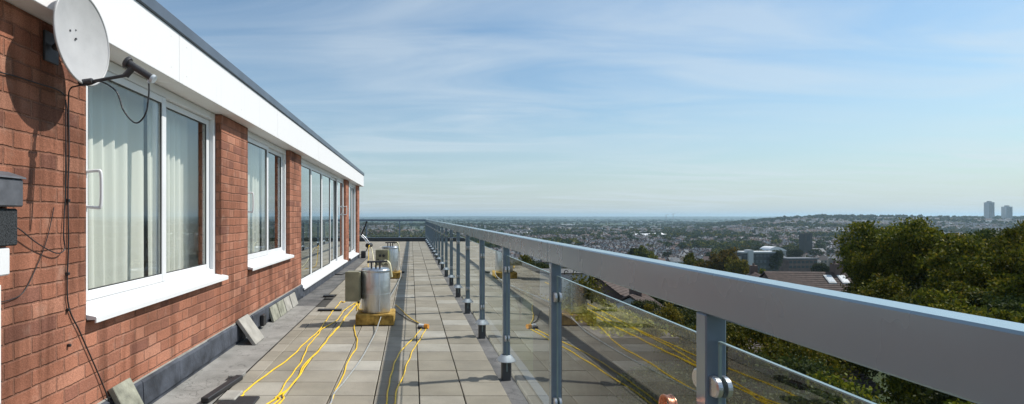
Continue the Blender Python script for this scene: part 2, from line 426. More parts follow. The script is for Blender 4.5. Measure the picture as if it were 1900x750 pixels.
# ------------------------------------------------------------------ penthouse
pent = thing('penthouse', 'red brick rooftop flat with white fascia and sliding windows along terrace', 'building', (-1.7, 9, 0))
ZS, ZW = .68, 2.10
S_END = 16.35
T = .20
mb = MB()
def wb(s0, s1, z0, z1): mb.box((-T, s0, z0), (0, s1, z1), fn=bw)
wb(-3.0, 2.83, -.04, ZW)
wb(2.83, 4.79, -.04, .655)
wb(4.79, 5.54, -.04, ZW)
wb(5.54, 7.38, -.04, .655)
wb(7.38, 8.11, -.04, ZW)
wb(8.11, 13.2, -.04, .10)
wb(13.2, 13.82, -.04, ZW)
wb(13.82, 15.8, -.04, .10)
wb(15.8, S_END, -.04, ZW)
mb.box((-4.4, S_END-.3, -.04), (-T, S_END, ZW), fn=bw)
mb.box((-4.4, -3, -.04), (-4.1, S_END-.3, ZW), fn=bw)
mb.build('brick_wall', M['brick'], pent)
mb = MB(); mb.box((-4.1, -3, -.03), (-T, S_END-.3, .0), fn=bw); mb.box((-4.1, -3, 2.12), (-T, S_END-.3, 2.15), fn=bw)
mb.box((-4.09, -3, 0), (-4.05, S_END-.3, 2.12), fn=bw)
for s in (5.35, 8.0, 13.5): mb.box((-4.05, s-.05, 0), (-T-.001, s+.05, 2.12), fn=bw)
mb.build('interior_wall', M['room'], pent)
# fascia panels
js = [-1.53, 1.07, 3.67, 6.27, 8.87, 11.47, 14.07, 16.47]
s0 = -3
for s1 in js:
    mb = MB(); mb.box((-.10, s0+.002, 2.103), (.118, s1-.002, 2.432), fn=bw, bev=.003)
    for sx in (s0+.12, (s0+s1)/2, s1-.12):
        mb.box((.118, sx-.004, 2.17), (.1195, sx+.004, 2.178), fn=bw); mb.box((.118, sx-.004, 2.37), (.1195, sx+.004, 2.378), fn=bw)
    mb.build('fascia_panel', M['fascia'], pent); s0 = s1
mb = MB(); mb.box((-.12, -3, 2.434), (.135, 16.49, 2.512), fn=bw, bev=.004); mb.build('roof_trim', M['trim'], pent)
mb = MB(); mb.box((-4.4, -3, 2.16), (-.121, 16.4, 2.49), fn=bw); mb.build('flat_roof', M['felt_dark'], pent)
mb = MB(); mb.box((-4.4, 16.36, 2.105), (-.11, 16.468, 2.432), fn=bw); mb.build('fascia_panel', M['fascia'], pent)
# flashing pieces
s = -1.0; random.seed(3)
while s < 8.1:
    L = random.uniform(.42, .62); e = min(s+L, 8.1); d = random.uniform(.020, .026); zt = random.uniform(.186, .196)
    mb = MB(); mb.prism([(.001, .045), (d+.008, .040), (d, zt-.012), (.004, zt+.006), (.001, zt)], s+.001, e+.015, fn=bw)
    mb.build('flashing', M['flash'], pent); s = e
mb = MB(); mb.box((0.001, -1, -.02), (.016, 8.1, .06), fn=bw)
mb.box((0.001, 8.1, -.02), (.02, 16.3, .098), fn=bw); mb.build('flashing_base', M['flash'], pent)
mb = MB(); mb.box((0.0005, -1, .19), (.007, 8.1, .206), fn=bw); mb.build('mortar_fillet', M['slab'], pent)

def window(s0, s1, z0, z1, panes, sill, handle_s=None, sash_w=.055):
    """panes: (start, end, depth, stile width)"""
    fr = MB(); fd0, fd1 = -.125, -.052
    jw = .045
    fr.box((fd0, s0+.001, z0), (fd1, s0+jw, z1), fn=bw, bev=.004)
    fr.box((fd0, s1-jw, z0), (fd1, s1-.001, z1), fn=bw, bev=.004)
    fr.box((fd0, s0+jw, z1-.06), (fd1, s1-jw, z1), fn=bw, bev=.004)
    fr.box((fd0, s0+jw, z0), (fd1, s1-jw, z0+.05), fn=bw, bev=.004)
    fr.box((fd0+.04, s0+jw, z0+.05), (fd1-.03, s1-jw, z0+.062), fn=bw)
    w = fr.build('window', M['upvc'], pent)
    for (a, b, dp, sw, bl) in panes:
        q = MB()
        q.box((dp-.03, a, z0+.052), (dp, a+sw, z1-.062), fn=bw, bev=.004)
        q.box((dp-.03, b-sw, z0+.052), (dp, b, z1-.062), fn=bw, bev=.004)
        q.box((dp-.03, a+sw, z1-.062-.045), (dp-.001, b-sw, z1-.062), fn=bw, bev=.003)
        q.box((dp-.03, a+sw, z0+.052), (dp-.001, b-sw, z0+.052+bl), fn=bw, bev=.003)
        so = q.build('frame', M['upvc'], w)
        g = MB(); x0, x1, y0, y1 = a+sw, b-sw, z0+.052+bl, z1-.107
        e = .006
        for bx in ((x0, x0+e, y0, y1), (x1-e, x1, y0, y1), (x0+e, x1-e, y0, y0+e), (x0+e, x1-e, y1-e, y1)):
            g.box((dp-.012, bx[0], bx[2]), (dp-.004, bx[1], bx[3]), fn=bw, mi=1)
        g.add([bw(dp-.014, x0, y0), bw(dp-.014, x1, y0), bw(dp-.014, x1, y1), bw(dp-.014, x0, y1)], [(0, 1, 2, 3)], 0)
        g.build('pane', [M['glass_w'], M['gasket']], w)
    if sill:
        q = MB(); q.prism([(fd1+.002, z0+.006), (.047, z0-.014), (.052, z0-.018), (.052, z0-.045), (.044, z0-.047), (.044, z0-.03), (.0025, z0-.03), (.0025, z0-.0245), (fd1+.002, z0-.0245)][::-1], s0+.003 if sill == 1 else s0-.02, s1+.03 if sill == 1 else s1-.004, fn=bw)
        q.build('sill', M['sill'], w)
    if handle_s is not None:
        q = MB(); h = handle_s
        pts = [bw(-.05, h, 1.258), bw(.012, h, 1.252), bw(.03, h+.004, 1.262), bw(.034, h+.004, 1.35), bw(.03, h+.004, 1.438), bw(.012, h, 1.448), bw(-.05, h, 1.442)]
        q.tube(smooth_path(pts, 5), .0085, 8)
        q.box((-.052, h-.012, 1.23), (-.044, h+.014, 1.29), fn=bw, bev=.002); q.box((-.052, h-.012, 1.41), (-.044, h+.014, 1.47), fn=bw, bev=.002)
        q.build('handle', M['upvc'], w)
    return w
window(2.83, 4.79, .70, 2.10, [(2.875, 3.86, -.055, .065, .055), (3.78, 4.745, -.088, .06, .045)], 1, 2.905)
window(5.54, 7.38, .70, 2.10, [(5.585, 6.52, -.055, .065, .055), (6.45, 7.335, -.088, .06, .045)], 1, 5.61)
window(8.11, 13.2, .165, 2.10, [(8.155, 9.17, -.055, .05, .03), (9.17, 10.2, -.055, .05, .03), (10.2, 11.22, -.055, .05, .03), (11.22, 12.25, -.088, .06, .05), (12.17, 13.155, -.055, .08, .07)], 2, 13.12)
window(13.82, 15.8, .165, 2.10, [(13.865, 14.85, -.055, .07, .05), (14.80, 15.755, -.088, .06, .05)], 2)
def curtain(s0, s1, z0, z1, mat, label, d=-.26, amp=.022, wl=.11, cat='curtain'):
    mb = MB(); n = int((s1-s0)/.012); vs = []
    rr = random.Random(int(s0*100)); ph = 0
    zs = [z1, z1-.05, (z0+z1)/2, z0]
    for i in range(n+1):
        s_ = s0+(s1-s0)*i/n; ph += .012/wl*2*math.pi*(.25+1.5*(.5+.5*math.sin(s_*5.3+s0))*rr.random()+.3*rr.random())
        for k, z in enumerate(zs):
            vs.append(bw(d+amp*(.6+.25*k)*math.sin(ph)+.01*math.sin(s_*9+k*.6), s_, z))
    fs = [(i*4+k, (i+1)*4+k, (i+1)*4+k+1, i*4+k+1) for i in range(n) for k in range(3)]
    mb.add(vs, fs, 0, True)
    o = mb.build('curtain' if cat == 'curtain' else 'blind', mat); return tag(o, label, cat)
curtain(2.80, 3.98, .12, 2.08, M['curtain'], 'cream sheer curtain behind the left pane of the nearest window')
curtain(4.0, 4.93, .12, 2.08, M['curtain'], 'cream sheer curtain behind the right pane of the nearest window')
curtain(4.95, 5.25, .12, 2.08, M['curtain_b'], 'brown curtain edge at the far jamb of the nearest window', d=-.28)
curtain(5.5, 6.85, .12, 2.08, M['curtain'], 'cream curtain behind the left pane of the second window')
curtain(6.9, 7.9, .12, 2.08, M['curtain_b'], 'brown curtain behind the right pane of the second window')
curtain(11.25, 12.2, .02, 2.08, M['blind'], 'plain grey curtain behind the fourth pane of the long glazed screen', amp=.01)
curtain(8.2, 8.7, .02, 2.08, M['curtain_b'], 'dark curtain gathered behind the first pane of the long glazed screen', d=-.5)
curtain(14.0, 14.75, .02, 2.08, M['curtain'], 'pale curtain behind the last window of the penthouse', d=-.2)

# ------------------------------------------------------------------ balustrade
def clamp_mesh(x, y, z, side=-1):
    mb = MB()
    for sx in (-1, 1):   # two D halves sandwiching the glass
        vs = []; R = .024; n = 12
        out = [(0, -R), ] + [(side*(.012+R*math.cos(t)), R*math.sin(t)) for t in [(-math.pi/2+math.pi*k/n) for k in range(n+1)]] + [(0, R)]
        xa, xb = x+sx*.006, x+sx*.019
        xs = (xa, xb-sx*.003, xb)
        for xx, sc in ((xa, 1), (xb-sx*.003, 1), (xb, .88)):
            for (yy, zz) in out: vs.append((xx, y+yy*sc, z+zz*sc))
        m = len(out); fs = [tuple(range(m)), tuple(range(3*m-1, 2*m-1, -1))]
        for r in range(2):
            for i in range(m): fs.append((r*m+i, (r+1)*m+i, (r+1)*m+(i+1) % m, r*m+(i+1) % m))
        mb.add(vs, fs)
    mb.box((x-.0059, y-.004*1, z-.02), (x+.0059, y+side*.002, z+.02))
    return mb
bal = thing('balustrade', 'grey metal handrail on posts with clear glass panels along the terrace edge', 'railing', (.715, 12, 0))
XP = .715; PS = 1.28; SP = (YE+.06-PS)/18
ya = -.9
for yj in [PS+SP*k+.08 for k in (1, 4, 7, 10, 13, 16)]+[YE+.10]:
    mb = MB(); mb.box((.688, ya+.0008, .976), (.747, yj-.0008, 1.075), bev=.004); mb.build('handrail', M['rail'], bal); ya = yj
for k in range(-1, 19):
    y = PS+SP*k
    mb = MB(); mb.box((.6885, y, -.02), (.7375, y+.045, .9755), bev=.003)
    p = mb.build('post', [M['post'], M['rail']], bal)
    for poly in p.data.polygons:
        if poly.normal.x < -.9: poly.material_index = 1
    cy = y+.0225
    q = MB(); q.box((.680, cy-.031, -.03), (.746, cy+.031, .125), bev=.004); q.build('sleeve', M['sleeve'], p)
    q = MB(); q.lathe([(.033, .168), (.036, .166), (.070, .126), (.072, .121), (.068, .121), (.034, .158)], (.7125, cy, 0), 20); q.build('skirt', M['zinc'], p)
    for z in (.81, .295):
        clamp_mesh(XP, y-.001, z, -1).build('clamp', M['steel'], p)
        clamp_mesh(XP, y+.046, z, 1).build('clamp', M['steel'], p)
    if k < 18:
        g = MB(); ya, yb = y+.058, y+SP-.013; za, zb = .05, .913
        g.add([(XP, ya, za), (XP, yb, za), (XP, yb, zb), (XP, ya, zb)], [(0, 1, 2, 3)], 0)
        h = .004
        g.box((XP-h, ya, zb), (XP+h, yb, zb+.003), 1)
        g.box((XP-h, ya-.002, za-.003), (XP+h, ya, zb+.003), 1); g.box((XP-h, yb, za-.003), (XP+h, yb+.002, zb+.003), 1)
        g.build('glass_panel', [M['glass_r'], M['glass_edge']], bal)
# far cross railing
far = thing('end_balustrade', 'dark metal handrail with glass panels across the far end of the terrace', 'railing', (-2, YE+.1, .18))
yb_ = YE+.10
mb = MB(); mb.box((-6.3, yb_-.03, .985), (.687, yb_+.03, 1.07), bev=.004); mb.build('handrail', M['post'], far)
xs = [-.57, -2.19, -3.81, -5.43]; xr = .66
for x in xs:
    mb = MB(); mb.box((x-.025, yb_-.025, .186), (x+.025, yb_+.025, .985), bev=.003); p = mb.build('post', M['post'], far)
    q = MB(); q.lathe([(.03, .235), (.06, .2), (.06, .194), (.03, .225)], (x, yb_, 0), 16); q.build('skirt', M['zinc'], p)
    g = MB(); g.add([(x+.04, yb_, .24), (xr-.01, yb_, .24), (xr-.01, yb_, .93), (x+.04, yb_, .93)], [(0, 1, 2, 3)])
    g.box((x+.04, yb_-.005, .93), (xr-.01, yb_+.005, .934), 1)
    g.build('glass_panel', [M['glass_r'], M['glass_edge']], far); xr = x-.04+.01

# ------------------------------------------------------------------ satellite dish
dc = Vector((-1.505, 2.517, 2.023))
ds = thing('satellite_dish', 'grey oval satellite dish on the brick wall beside nearest window', 'satellite dish', dc)
nrm = Vector((1, -.04, .03)).normalized()
ax_y = Vector((0, 1, 0)); ax_y = (ax_y-nrm*ax_y.dot(nrm)).normalized(); ax_z = nrm.cross(ax_y).normalized()
if ax_z.z < 0: ax_z = -ax_z
def dp(u, v, w): return dc+ax_y*u+ax_z*v+nrm*w
mb = MB(); NRg, NS = 10, 56; vs = []; fs = []
for side, off in ((0, 0), (1, -.004)):
    for i in range(NRg+1):
        r = i/NRg
        for k in range(NS):
            t = 2*math.pi*k/NS; vs.append(dp(.192*r*math.cos(t), .207*r*math.sin(t), -.030+.030*r*r+off))
    b = side*(NRg+1)*NS
    for i in range(NRg):
        for k in range(NS):
            q = (b+i*NS+k, b+i*NS+(k+1) % NS, b+(i+1)*NS+(k+1) % NS, b+(i+1)*NS+k)
            fs.append(q if side == 0 else q[::-1])
mb.add(vs, fs, 0, True)
rim = [dp(.194*math.cos(2*math.pi*k/56), .209*math.sin(2*math.pi*k/56), -.002) for k in range(57)]
mb.build('reflector', M['dish'], ds)
mb = MB(); mb.tube(rim, .0055, 6, cap=False); mb.build('rim', M['dish'], ds)
mb = MB()
for (u, v) in ((-.055, .02), (-.02, -.012), (-.012, .035)): mb.lathe([(0, .003), (.004, .003), (.004, 0)], dp(u, v, -.028), 8)
mb.tube([dp(-.055, .02, -.029), dp(-.055, .02, -.024)], .005, 8); mb.tube([dp(-.015, -.005, -.029), dp(-.015, -.005, -.024)], .005, 8)
mb.build('bolt', M['dishb'], ds)
lnb = Vector((-1.268, 2.537, 1.889))
ab = dp(-.01, -.185, -.01); af = lnb+Vector((-.045, 0, -.028))
mb = MB(); mb.tube([dp(-.01, -.12, -.05), ab+Vector((0, 0, -.012)), ab+Vector((.03, 0, -.018)), af], .0085, 6); mb.tube([ab+Vector((-.01, 0, -.02)), ab+Vector((.05, 0, -.012))], .014, 6)
mb.build('arm', M['dishb'], ds)
mb = MB(); hd = (dc-lnb); hd.z += .02; hd.normalize()
q0 = lnb+hd*.045
mb.tube([q0, q0+hd*.012, q0+hd*.016], 0, 16, rad=[.026, .030, .026]); mb.tube([q0, lnb+hd*.02], .017, 12)
mb.tube([lnb+hd*.03, lnb-hd*.075], .016, 12); mb.tube([af+Vector((-.01, 0, -.004)), lnb+hd*.02], .015, 8)
mb.build('receiver', M['dishb'], ds)
mb = MB(); mb.tube([lnb-hd*.076, lnb-hd*.09], .020, 12); mb.tube([lnb-hd*.06+Vector((0, 0, -.014)), lnb-hd*.06+Vector((0, 0, -.034))], .006, 8)
mb.build('receiver_cap', M['zinc'], ds)
mb = MB(); mb.tube([dp(0, 0, -.035), dp(0, 0, -.09), Vector((-1.66, 2.55, 1.99))], .016, 10)
mb.box((-1.683, 2.50, 1.92), (-1.672, 2.60, 2.06), bev=.003); mb.box((-1.60, 2.47, 1.96), (-1.55, 2.56, 2.07), bev=.008)
mb.build('bracket', M['dishb'], ds)
# cables on the wall
def cable(pts, r, mat, label, cat='cable', name='cable', n=8, seg=6):
    return tag(MB().tube(smooth_path(pts, n), r, seg).build(name, mat), label, cat)
def wp(px, py, d=.008):           # pixel on the brick wall
    # X = X0+d+SL*Y ; X=(px-VX)/F*Y
    Y = (X0+d)/((px-VX)/F-SL); return Vector(((px-VX)/F*Y, Y, CH-(py-VY)/F*Y))
l0 = lnb-hd*.06+Vector((0, 0, -.034))
cable([l0, l0+Vector((0, 0, -.05)), l0+Vector((-.012, -.005, -.14)), l0+Vector((-.055, -.01, -.185)), l0+Vector((-.11, -.01, -.13)), l0+Vector((-.145, -.01, -.04)), ab+Vector((.09, 0, -.015)), ab+Vector((.04, 0, -.028)), ab+Vector((-.02, 0, -.035)), wp(130, 166, .05), wp(127, 190), wp(128, 280), wp(126, 360), wp(127, 450), wp(126, 560), wp(150, 620, .01), wp(185, 700, .012), wp(207, 755, .02), wp(225, 800, .03)], .0036, M['black'], 'black cable looping from dish receiver and down the brick wall to the floor')
cable([wp(122, 185), wp(122, 270), wp(121, 360), wp(119, 400), wp(118, 440, .012), wp(120, 462, .015), wp(105, 470, .02), wp(70, 452, .025), wp(35, 425, .03), wp(0, 408, .04), wp(-40, 395, .05)], .0028, M['black'], 'thin black cable swooping left from the wall cable to the grey box')
cable([wp(-10, 132), wp(30, 142), wp(70, 155), wp(105, 166), wp(122, 178)], .0028, M['black'], 'thin black cable crossing the brickwork behind the dish')
cable([wp(-10, 562), wp(20, 556), wp(45, 540), wp(70, 490), wp(88, 440), wp(100, 385)], .0022, M['black'], 'thin black cable bowing down across bricks below the grey box')
for px, py in ((124, 508), (125, 575), (127, 641), (125, 372)):
    a = wp(px, py, .004); tag(MB().box((a.x-.006, a.y-.007, a.z-.007), (a.x+.012, a.y+.007, a.z+.007), bev=.002).build('cable_clip', M['black']), 'small black cable clip on the brick wall below the dish', 'cable clip', 'clips holding the wall cable')
# boxes at the left edge
a = wp(16, 320, .05)
jb = thing('junction_box', 'charcoal plastic box with sloping lid on brick wall at the left edge', 'box', (-1.66, 2.22, 1.25))
def wbx(s0, s1, z0, z1, d0, d1): return MB().box((d0, s0, z0), (d1, s1, z1), fn=bw, bev=.006)
wbx(2.08, 2.285, 1.245, 1.36, .001, .07).build('box_body', M['boxgrey'], jb)
MB().prism([(.001, 1.361), (.078, 1.361), (.074, 1.368), (.001, 1.392)][::-1], 2.075, 2.29, fn=bw).build('lid', M['boxgrey'], jb)
tag(wbx(2.06, 2.28, 1.085, 1.238, .001, .05).build('felt_pad', M['pad']), 'speckled black felt pad on the wall under the charcoal box', 'pad')
tag(wbx(2.06, 2.25, .965, 1.078, .001, .04).build('socket_box', M['upvc']), 'small white plastic box below the speckled black pad', 'box')
tag(MB().box((.001, 2.0, 0), (.03, 2.215, .93), fn=bw, bev=.004).build('trunking', M['upvc']), 'white vertical cable trunking at the left edge of the wall', 'trunking')

# ------------------------------------------------------------------ slabs by the wall
def lean_slab(s, foot, top, th, w, label, mat=M['slab'], tilt=0.0, group=None):
    """foot = distance of the foot from the wall, top = height where it touches"""
    L = math.hypot(foot-.03, top); 
    a = Vector(bw(foot, s, .002)); b = Vector(bw(.035, s+tilt, top))
    u = (b-a).normalized(); sd = Vector((0, 1, 0)); n_ = u.cross(sd).normalized()
    if n_.x < 0: n_ = -n_
    loc = a; o = thing('paving_slab', label, 'paving slab', a, group)
    D.objects.remove(o)
    mb = MB(); mb.box((0, 0, 0), (th, w, L), bev=.004, fn=lambda x, y, z: tuple(a-n_*0+n_*(-th+x)*1.0+sd*y+u*z))
    ob = mb.build('paving_slab', mat)
    return tag(ob, label, 'paving slab', group)
lean_slab(3.02, .17, .26, .035, .19, 'grey-green concrete slab leaning on the wall, nearest the camera', M['slab_m'], .0)
lean_slab(5.15, .20, .235, .035, .30, 'lone concrete slab leaning on flashing midway along wall', M['slab'])
lean_slab(6.25, .085, .165, .03, .30, 'first slab of the leaning row below the second window', M['slab_m'])
lean_slab(6.57, .085, .165, .03, .30, 'second slab of the leaning row below the second window', M['slab_m'])
lean_slab(6.89, .085, .165, .03, .30, 'third slab of the leaning row below the second window')
lean_slab(7.22, .085, .165, .03, .32, 'last slab of the leaning row, by the long glazed screen')
mb = MB(); mb.box((.035, 5.86, .03), (.075, 5.96, .15), fn=bw, bev=.006); tag(mb.build('rubber_block', M['rubber']), 'black rubber block against flashing between the leaning slabs', 'block')
# black batten pile at bottom left
bt = thing('roof_batten', 'short black batten lying on pale felt at the lower left', 'batten', gp(400, 730))
a, b = gp(372, 748), gp(438, 704)
u = (b-a).normalized(); sd = Vector((u.y, -u.x, 0))
MB().box((0, 0, 0), (.055, (b-a).length, .035), bev=.005, fn=lambda x, y, z: tuple(a+sd*x+u*y+Vector((0, 0, z)))).build('bar', M['rubber'], bt)
c0 = gp(425, 745)
tag(MB().box((c0.x-.06, c0.y-.04, .002), (c0.x+.05, c0.y+.14, .03), bev=.006).build('paving_offcut', M['slab']), 'small grey paving offcut beside the black batten', 'offcut')
c0 = gp(437, 703)
tag(MB().box((c0.x-.05, c0.y-.02, .0), (c0.x+.05, c0.y+.1, .03), bev=.006).build('concrete_chip', M['felt']), 'pale concrete chip at far end of the black batten', 'offcut')
tag(MB().box((-1.23, 3.35, .003), (-1.0, 3.62, .02), bev=.004).build('rubber_mat', M['rubber']), 'black rubber mat offcut lying on the paving in the lower left corner', 'mat')
a = gp(590, 577); b = gp(636, 574)
tag(MB().box((a.x, a.y-.03, .002), (b.x, a.y+.05, .022), bev=.003).build('felt_strip', M['rubber']), 'short black strip lying across paving left of the near tank', 'strip')
a = gp(600, 551); b = gp(622, 549)
tag(MB().box((a.x, a.y-.04, .002), (b.x, a.y+.06, .026), bev=.003).build('felt_strip', M['rubber']), 'small black strip on the paving beyond the longer one', 'strip')
a = gp(622, 510); b = gp(654, 504)
tag(MB().tube(smooth_path([a+Vector((0, 0, .01)), gp(634, 509, .01), gp(645, 505, .01), b], 5), .012, 6).build('rubber_pipe', M['rubber']), 'short black pipe lying on dark felt before the glazed screen', 'pipe')

# ------------------------------------------------------------------ tanks
def tank(x, y, label, boxlab, spun):
    fb = MB(); fb.box((x-.215, y, .003), (x+.215, y+.40, .128), bev=.012)
    o = fb.build('foam_block', M['foam']); tag(o, ('stained yellow foam block under the '+boxlab), 'block')
    cx, cy = x-.0, y+.19
    t = thing('tank', label, 'tank', (cx, cy, .13))
    z0 = .131
    q = MB(); q.lathe([(0, z0), (.160, z0), (.163, z0+.006), (.163, z0+.46), (.160, z0+.466)], (cx, cy, 0), 40); q.build('body', M['alu'], t)
    q = MB(); q.lathe([(.166, z0+.452), (.168, z0+.456), (.168, z0+.478), (.160, z0+.484), (.0, z0+.490)], (cx, cy, 0), 40); q.build('lid', M['steel'], t)
    q = MB(); q.lathe([(.1645, z0+.21), (.1645, z0+.214)], (cx, cy, 0), 40); q.tube([(cx+.05, cy-.158, z0+.02), (cx+.05, cy-.158, z0+.44)], .003, 5); q.build('seam', M['zinc'], t)
    zt = z0+.49
    q = MB()
    for dx in (-.05, 0, .045): q.tube([(cx+dx, cy-.02, zt-.004), (cx+dx, cy-.02, zt+.075)], .010, 8)
    q.tube([(cx-.09, cy-.02, zt+.07), (cx+.13, cy-.02, zt+.078)], .011, 8)
    q.tube([(cx-.085, cy-.05, zt+.07), (cx-.085, cy+.02, zt+.07)], .014, 8); q.tube([(cx+.06, cy-.05, zt+.074), (cx+.06, cy+.02, zt+.074)], .013, 8)
    q.build('valve', M['dishb'], t)
    q = MB(); q.tube(smooth_path([(cx+.07, cy, zt+.055), (cx+.11, cy, zt+.075), (cx+.15, cy-.01, zt+.05), (cx+.165, cy-.02, zt-.02), (cx+.175, cy-.01, zt-.10)]), .017, 8); q.build('pipe', M['cream'], t)
    if not spun:
        q = MB(); q.box((cx-.325, cy-.14, .27), (cx-.165, cy+.06, .585), bev=.005); bx = q.build('control_box', M['olive'], t)
        q = MB(); q.box((cx-.333, cy-.152, .262), (cx-.177, cy-.141, .592), bev=.003); q.build('door', M['olive'], bx)
        q = MB(); q.tube([(cx-.19, cy-.1, .262), (cx-.19, cy-.1, .235)], .014, 8); q.build('gland', M['rubber'], bx)
    else:
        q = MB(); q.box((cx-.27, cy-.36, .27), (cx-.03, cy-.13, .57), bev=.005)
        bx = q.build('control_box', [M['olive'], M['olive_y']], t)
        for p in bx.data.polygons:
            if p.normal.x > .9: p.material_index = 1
        q = MB()
        for dx in (-.185, -.115): q.tube([(cx+dx, cy-.362, .46), (cx+dx, cy-.37, .46)], .026, 14)
        q.tube([(cx-.22, cy-.362, .39), (cx-.22, cy-.37, .39)], .014, 10)
        q.build('dial', M['rubber'], bx)
    return t
tank(-.40, 6.03, 'silver cylindrical tank with olive control box on its left, nearer of two', 'nearer silver tank', False)
tank(-.41, 10.6, 'silver cylindrical tank with twin-dial olive box in front, farther of two', 'farther silver tank', True)

# ------------------------------------------------------------------ cables on the floor
def Z2(l): return [(420+x/3.947, 560+y/3.947) for x, y in l]
def Z1(l): return [(680+x/3.946, 560+y/3.946) for x, y in l]
def fl(pts, lift=.008, jit=.004):
    out = []
    for i, (x, y) in enumerate(pts):
        p = gp(x, y, lift); p.x += random.uniform(-jit, jit); out.append(p)
    return out
def floor_cable(pts, r, mat, label, pre=(), post=(), wob=.006):
    P = list(pre)+fl(pts)+list(post); P = smooth_path(P, 7)
    ph = random.uniform(0, 6)
    P = [p+Vector((wob*math.sin(p.y*7+ph)*.6+wob*.5*math.sin(p.y*17+ph*2), 0, 0)) for p in P]
    return tag(MB().tube(P, r, 6).build('cable', mat), label, 'cable', 'cables lying on the terrace')
far_pts = [(-.92, 8.6), (-.98, 9.8), (-.95, 11.2), (-1.05, 12.6)]
def fp(l): return [Vector((x, y, .008)) for x, y in l]
A = Z2([(20, 745), (130, 660), (250, 565), (370, 480), (490, 385), (590, 290), (660, 225), (690, 200), (740, 120), (780, 70), (840, 0)])
floor_cable(A, .0058, M['yellow'], 'yellow cable spreading farthest left across the paving', pre=fp([(-1.55, 2.2)]), post=fp([(-.93, 7.7), (-.98, 8.8), (-1.02, 10)]))
B = Z2([(350, 750), (370, 690), (440, 590), (520, 480), (560, 410), (600, 330), (670, 240), (700, 200), (800, 140), (870, 60), (940, 10)])
floor_cable(B, .0055, M['yellow'], 'yellow cable second from left, meeting leftmost one before tank', pre=fp([(-1.1, 2.6)]), post=fp([(-.75, 7.4), (-.8, 8.8)]))
Cc = Z2([(385, 750), (420, 680), (480, 610), (530, 530), (570, 460), (640, 395), (690, 340), (740, 280), (800, 210), (860, 140), (900, 80), (975, 5)])
floor_cable(Cc, .0062, M['yellow'], 'thick yellow cable running straight to the near tank, right of a pair', pre=fp([(-1.0, 2.6)]), post=fp([(-.66, 7.0), (-.55, 7.9)]))
Dd = Z2([(310, 745), (370, 700), (460, 630), (540, 530), (590, 450), (660, 370), (720, 300), (800, 205), (840, 155), (880, 100), (960, 20)])
floor_cable(Dd, .0058, M['yellow'], 'yellow cable lying close beside the thick one, left of a pair', pre=fp([(-1.25, 2.6)]), post=fp([(-.70, 7.0), (-.75, 7.9)]))
E = Z2([(720, 800), (750, 750), (785, 690), (810, 630), (850, 560), (870, 490), (900, 420), (945, 350), (955, 280), (940, 210), (938, 170)])
floor_cable(E, .0054, M['yellow'], 'orange-yellow cable curving from the foot of the near foam block', pre=fp([(-.75, 2.4)]), wob=.006)
F1 = Z1([(140, 800), (145, 750), (160, 640), (180, 540), (210, 440), (270, 340), (350, 260), (400, 200)])
floor_cable(F1, .0050, M['yellow'], 'yellow cable left of two running from the connector toward the camera', pre=fp([(-.2, 2.2)]), wob=.005)
G1 = Z1([(190, 800), (200, 750), (215, 700), (235, 620), (270, 550), (280, 480), (320, 410), (350, 340), (400, 260), (438, 200)])
floor_cable(G1, .0050, M['yellow'], 'yellow cable right of two running from the connector toward the camera', pre=fp([(-.1, 2.2)]), wob=.005)
floor_cable(Z1([(400, 165), (340, 130), (290, 95), (250, 50), (212, 22)]), .0048, M['yellow'], 'short yellow cable from connector back to the near foam block', wob=.004)
floor_cable(Z1([(392, 165), (330, 142), (280, 115), (235, 85), (196, 62)]), .0048, M['black'], 'black cable from the connector to the near foam block', wob=.003)
pc = gp(786, 609)
cn = thing('cable_connector', 'white and orange cable connector on the paving right of near tank', 'connector', pc)
MB().tube([pc+Vector((-.05, .03, .022)), pc+Vector((.01, -.01, .022))], .022, 10).build('plug', M['upvc'], cn)
MB().tube([pc+Vector((.01, -.01, .022)), pc+Vector((.05, -.03, .024))], .026, 10).build('socket', M['orange'], cn)
MB().tube([pc+Vector((-.06, -.03, .014)), pc+Vector((-.02, -.05, .014))], .014, 8).build('cap', M['rubber'], cn)
# milky hose from the far tank over the near foam block
H = [Vector((-.235, 10.78, .52)), Vector((-.222, 10.70, .30)), Vector((-.20, 10.5, .08)), at(737, 527, 9.4), at(725, 549, 7.6), at(713, 572, 6.35), at(704, 596, 5.93), at(697, 616, 5.6), gp(683, 643, .01), gp(668, 669, .008), gp(638, 709, .008), gp(620, 730, .008), gp(605, 760, .008), Vector((-.68, 2.8, .008))]
cable(H, .0065, M['hose'], 'milky clear hose from the far tank across the paving past the near tank', 'hose', 'hose', seg=8)
cable([Vector((-1.02, 13.4, .5)), Vector((-1.03, 13.3, .46)), Vector((-1.03, 13.2, .2)), Vector((-1.02, 13.0, .02)), Vector((-.9, 12.6, .008)), Vector((-.78, 12.0, .008)), Vector((-.7, 11.2, .3))], .008, M['yellow'], 'yellow cable hanging beside the folded trolley at building end')
cable([Vector((-1.0, 13.4, .44)), Vector((-.95, 13.2, .42)), Vector((-.85, 12.7, .1)), Vector((-.75, 12.2, .01)), Vector((-.6, 11.4, .01)), Vector((-.55, 10.9, .27))], .012, M['cream'], 'cream insulated pipe sloping down behind the farther tank', 'pipe', 'pipe')
a = gp(745, 507); tag(MB().tube([a+Vector((-.04, 0, .02)), a+Vector((.06, .02, .02))], .02, 8).build('pipe_coupling', M['rubber']), 'black pipe coupling on paving right of the farther tank', 'coupling')
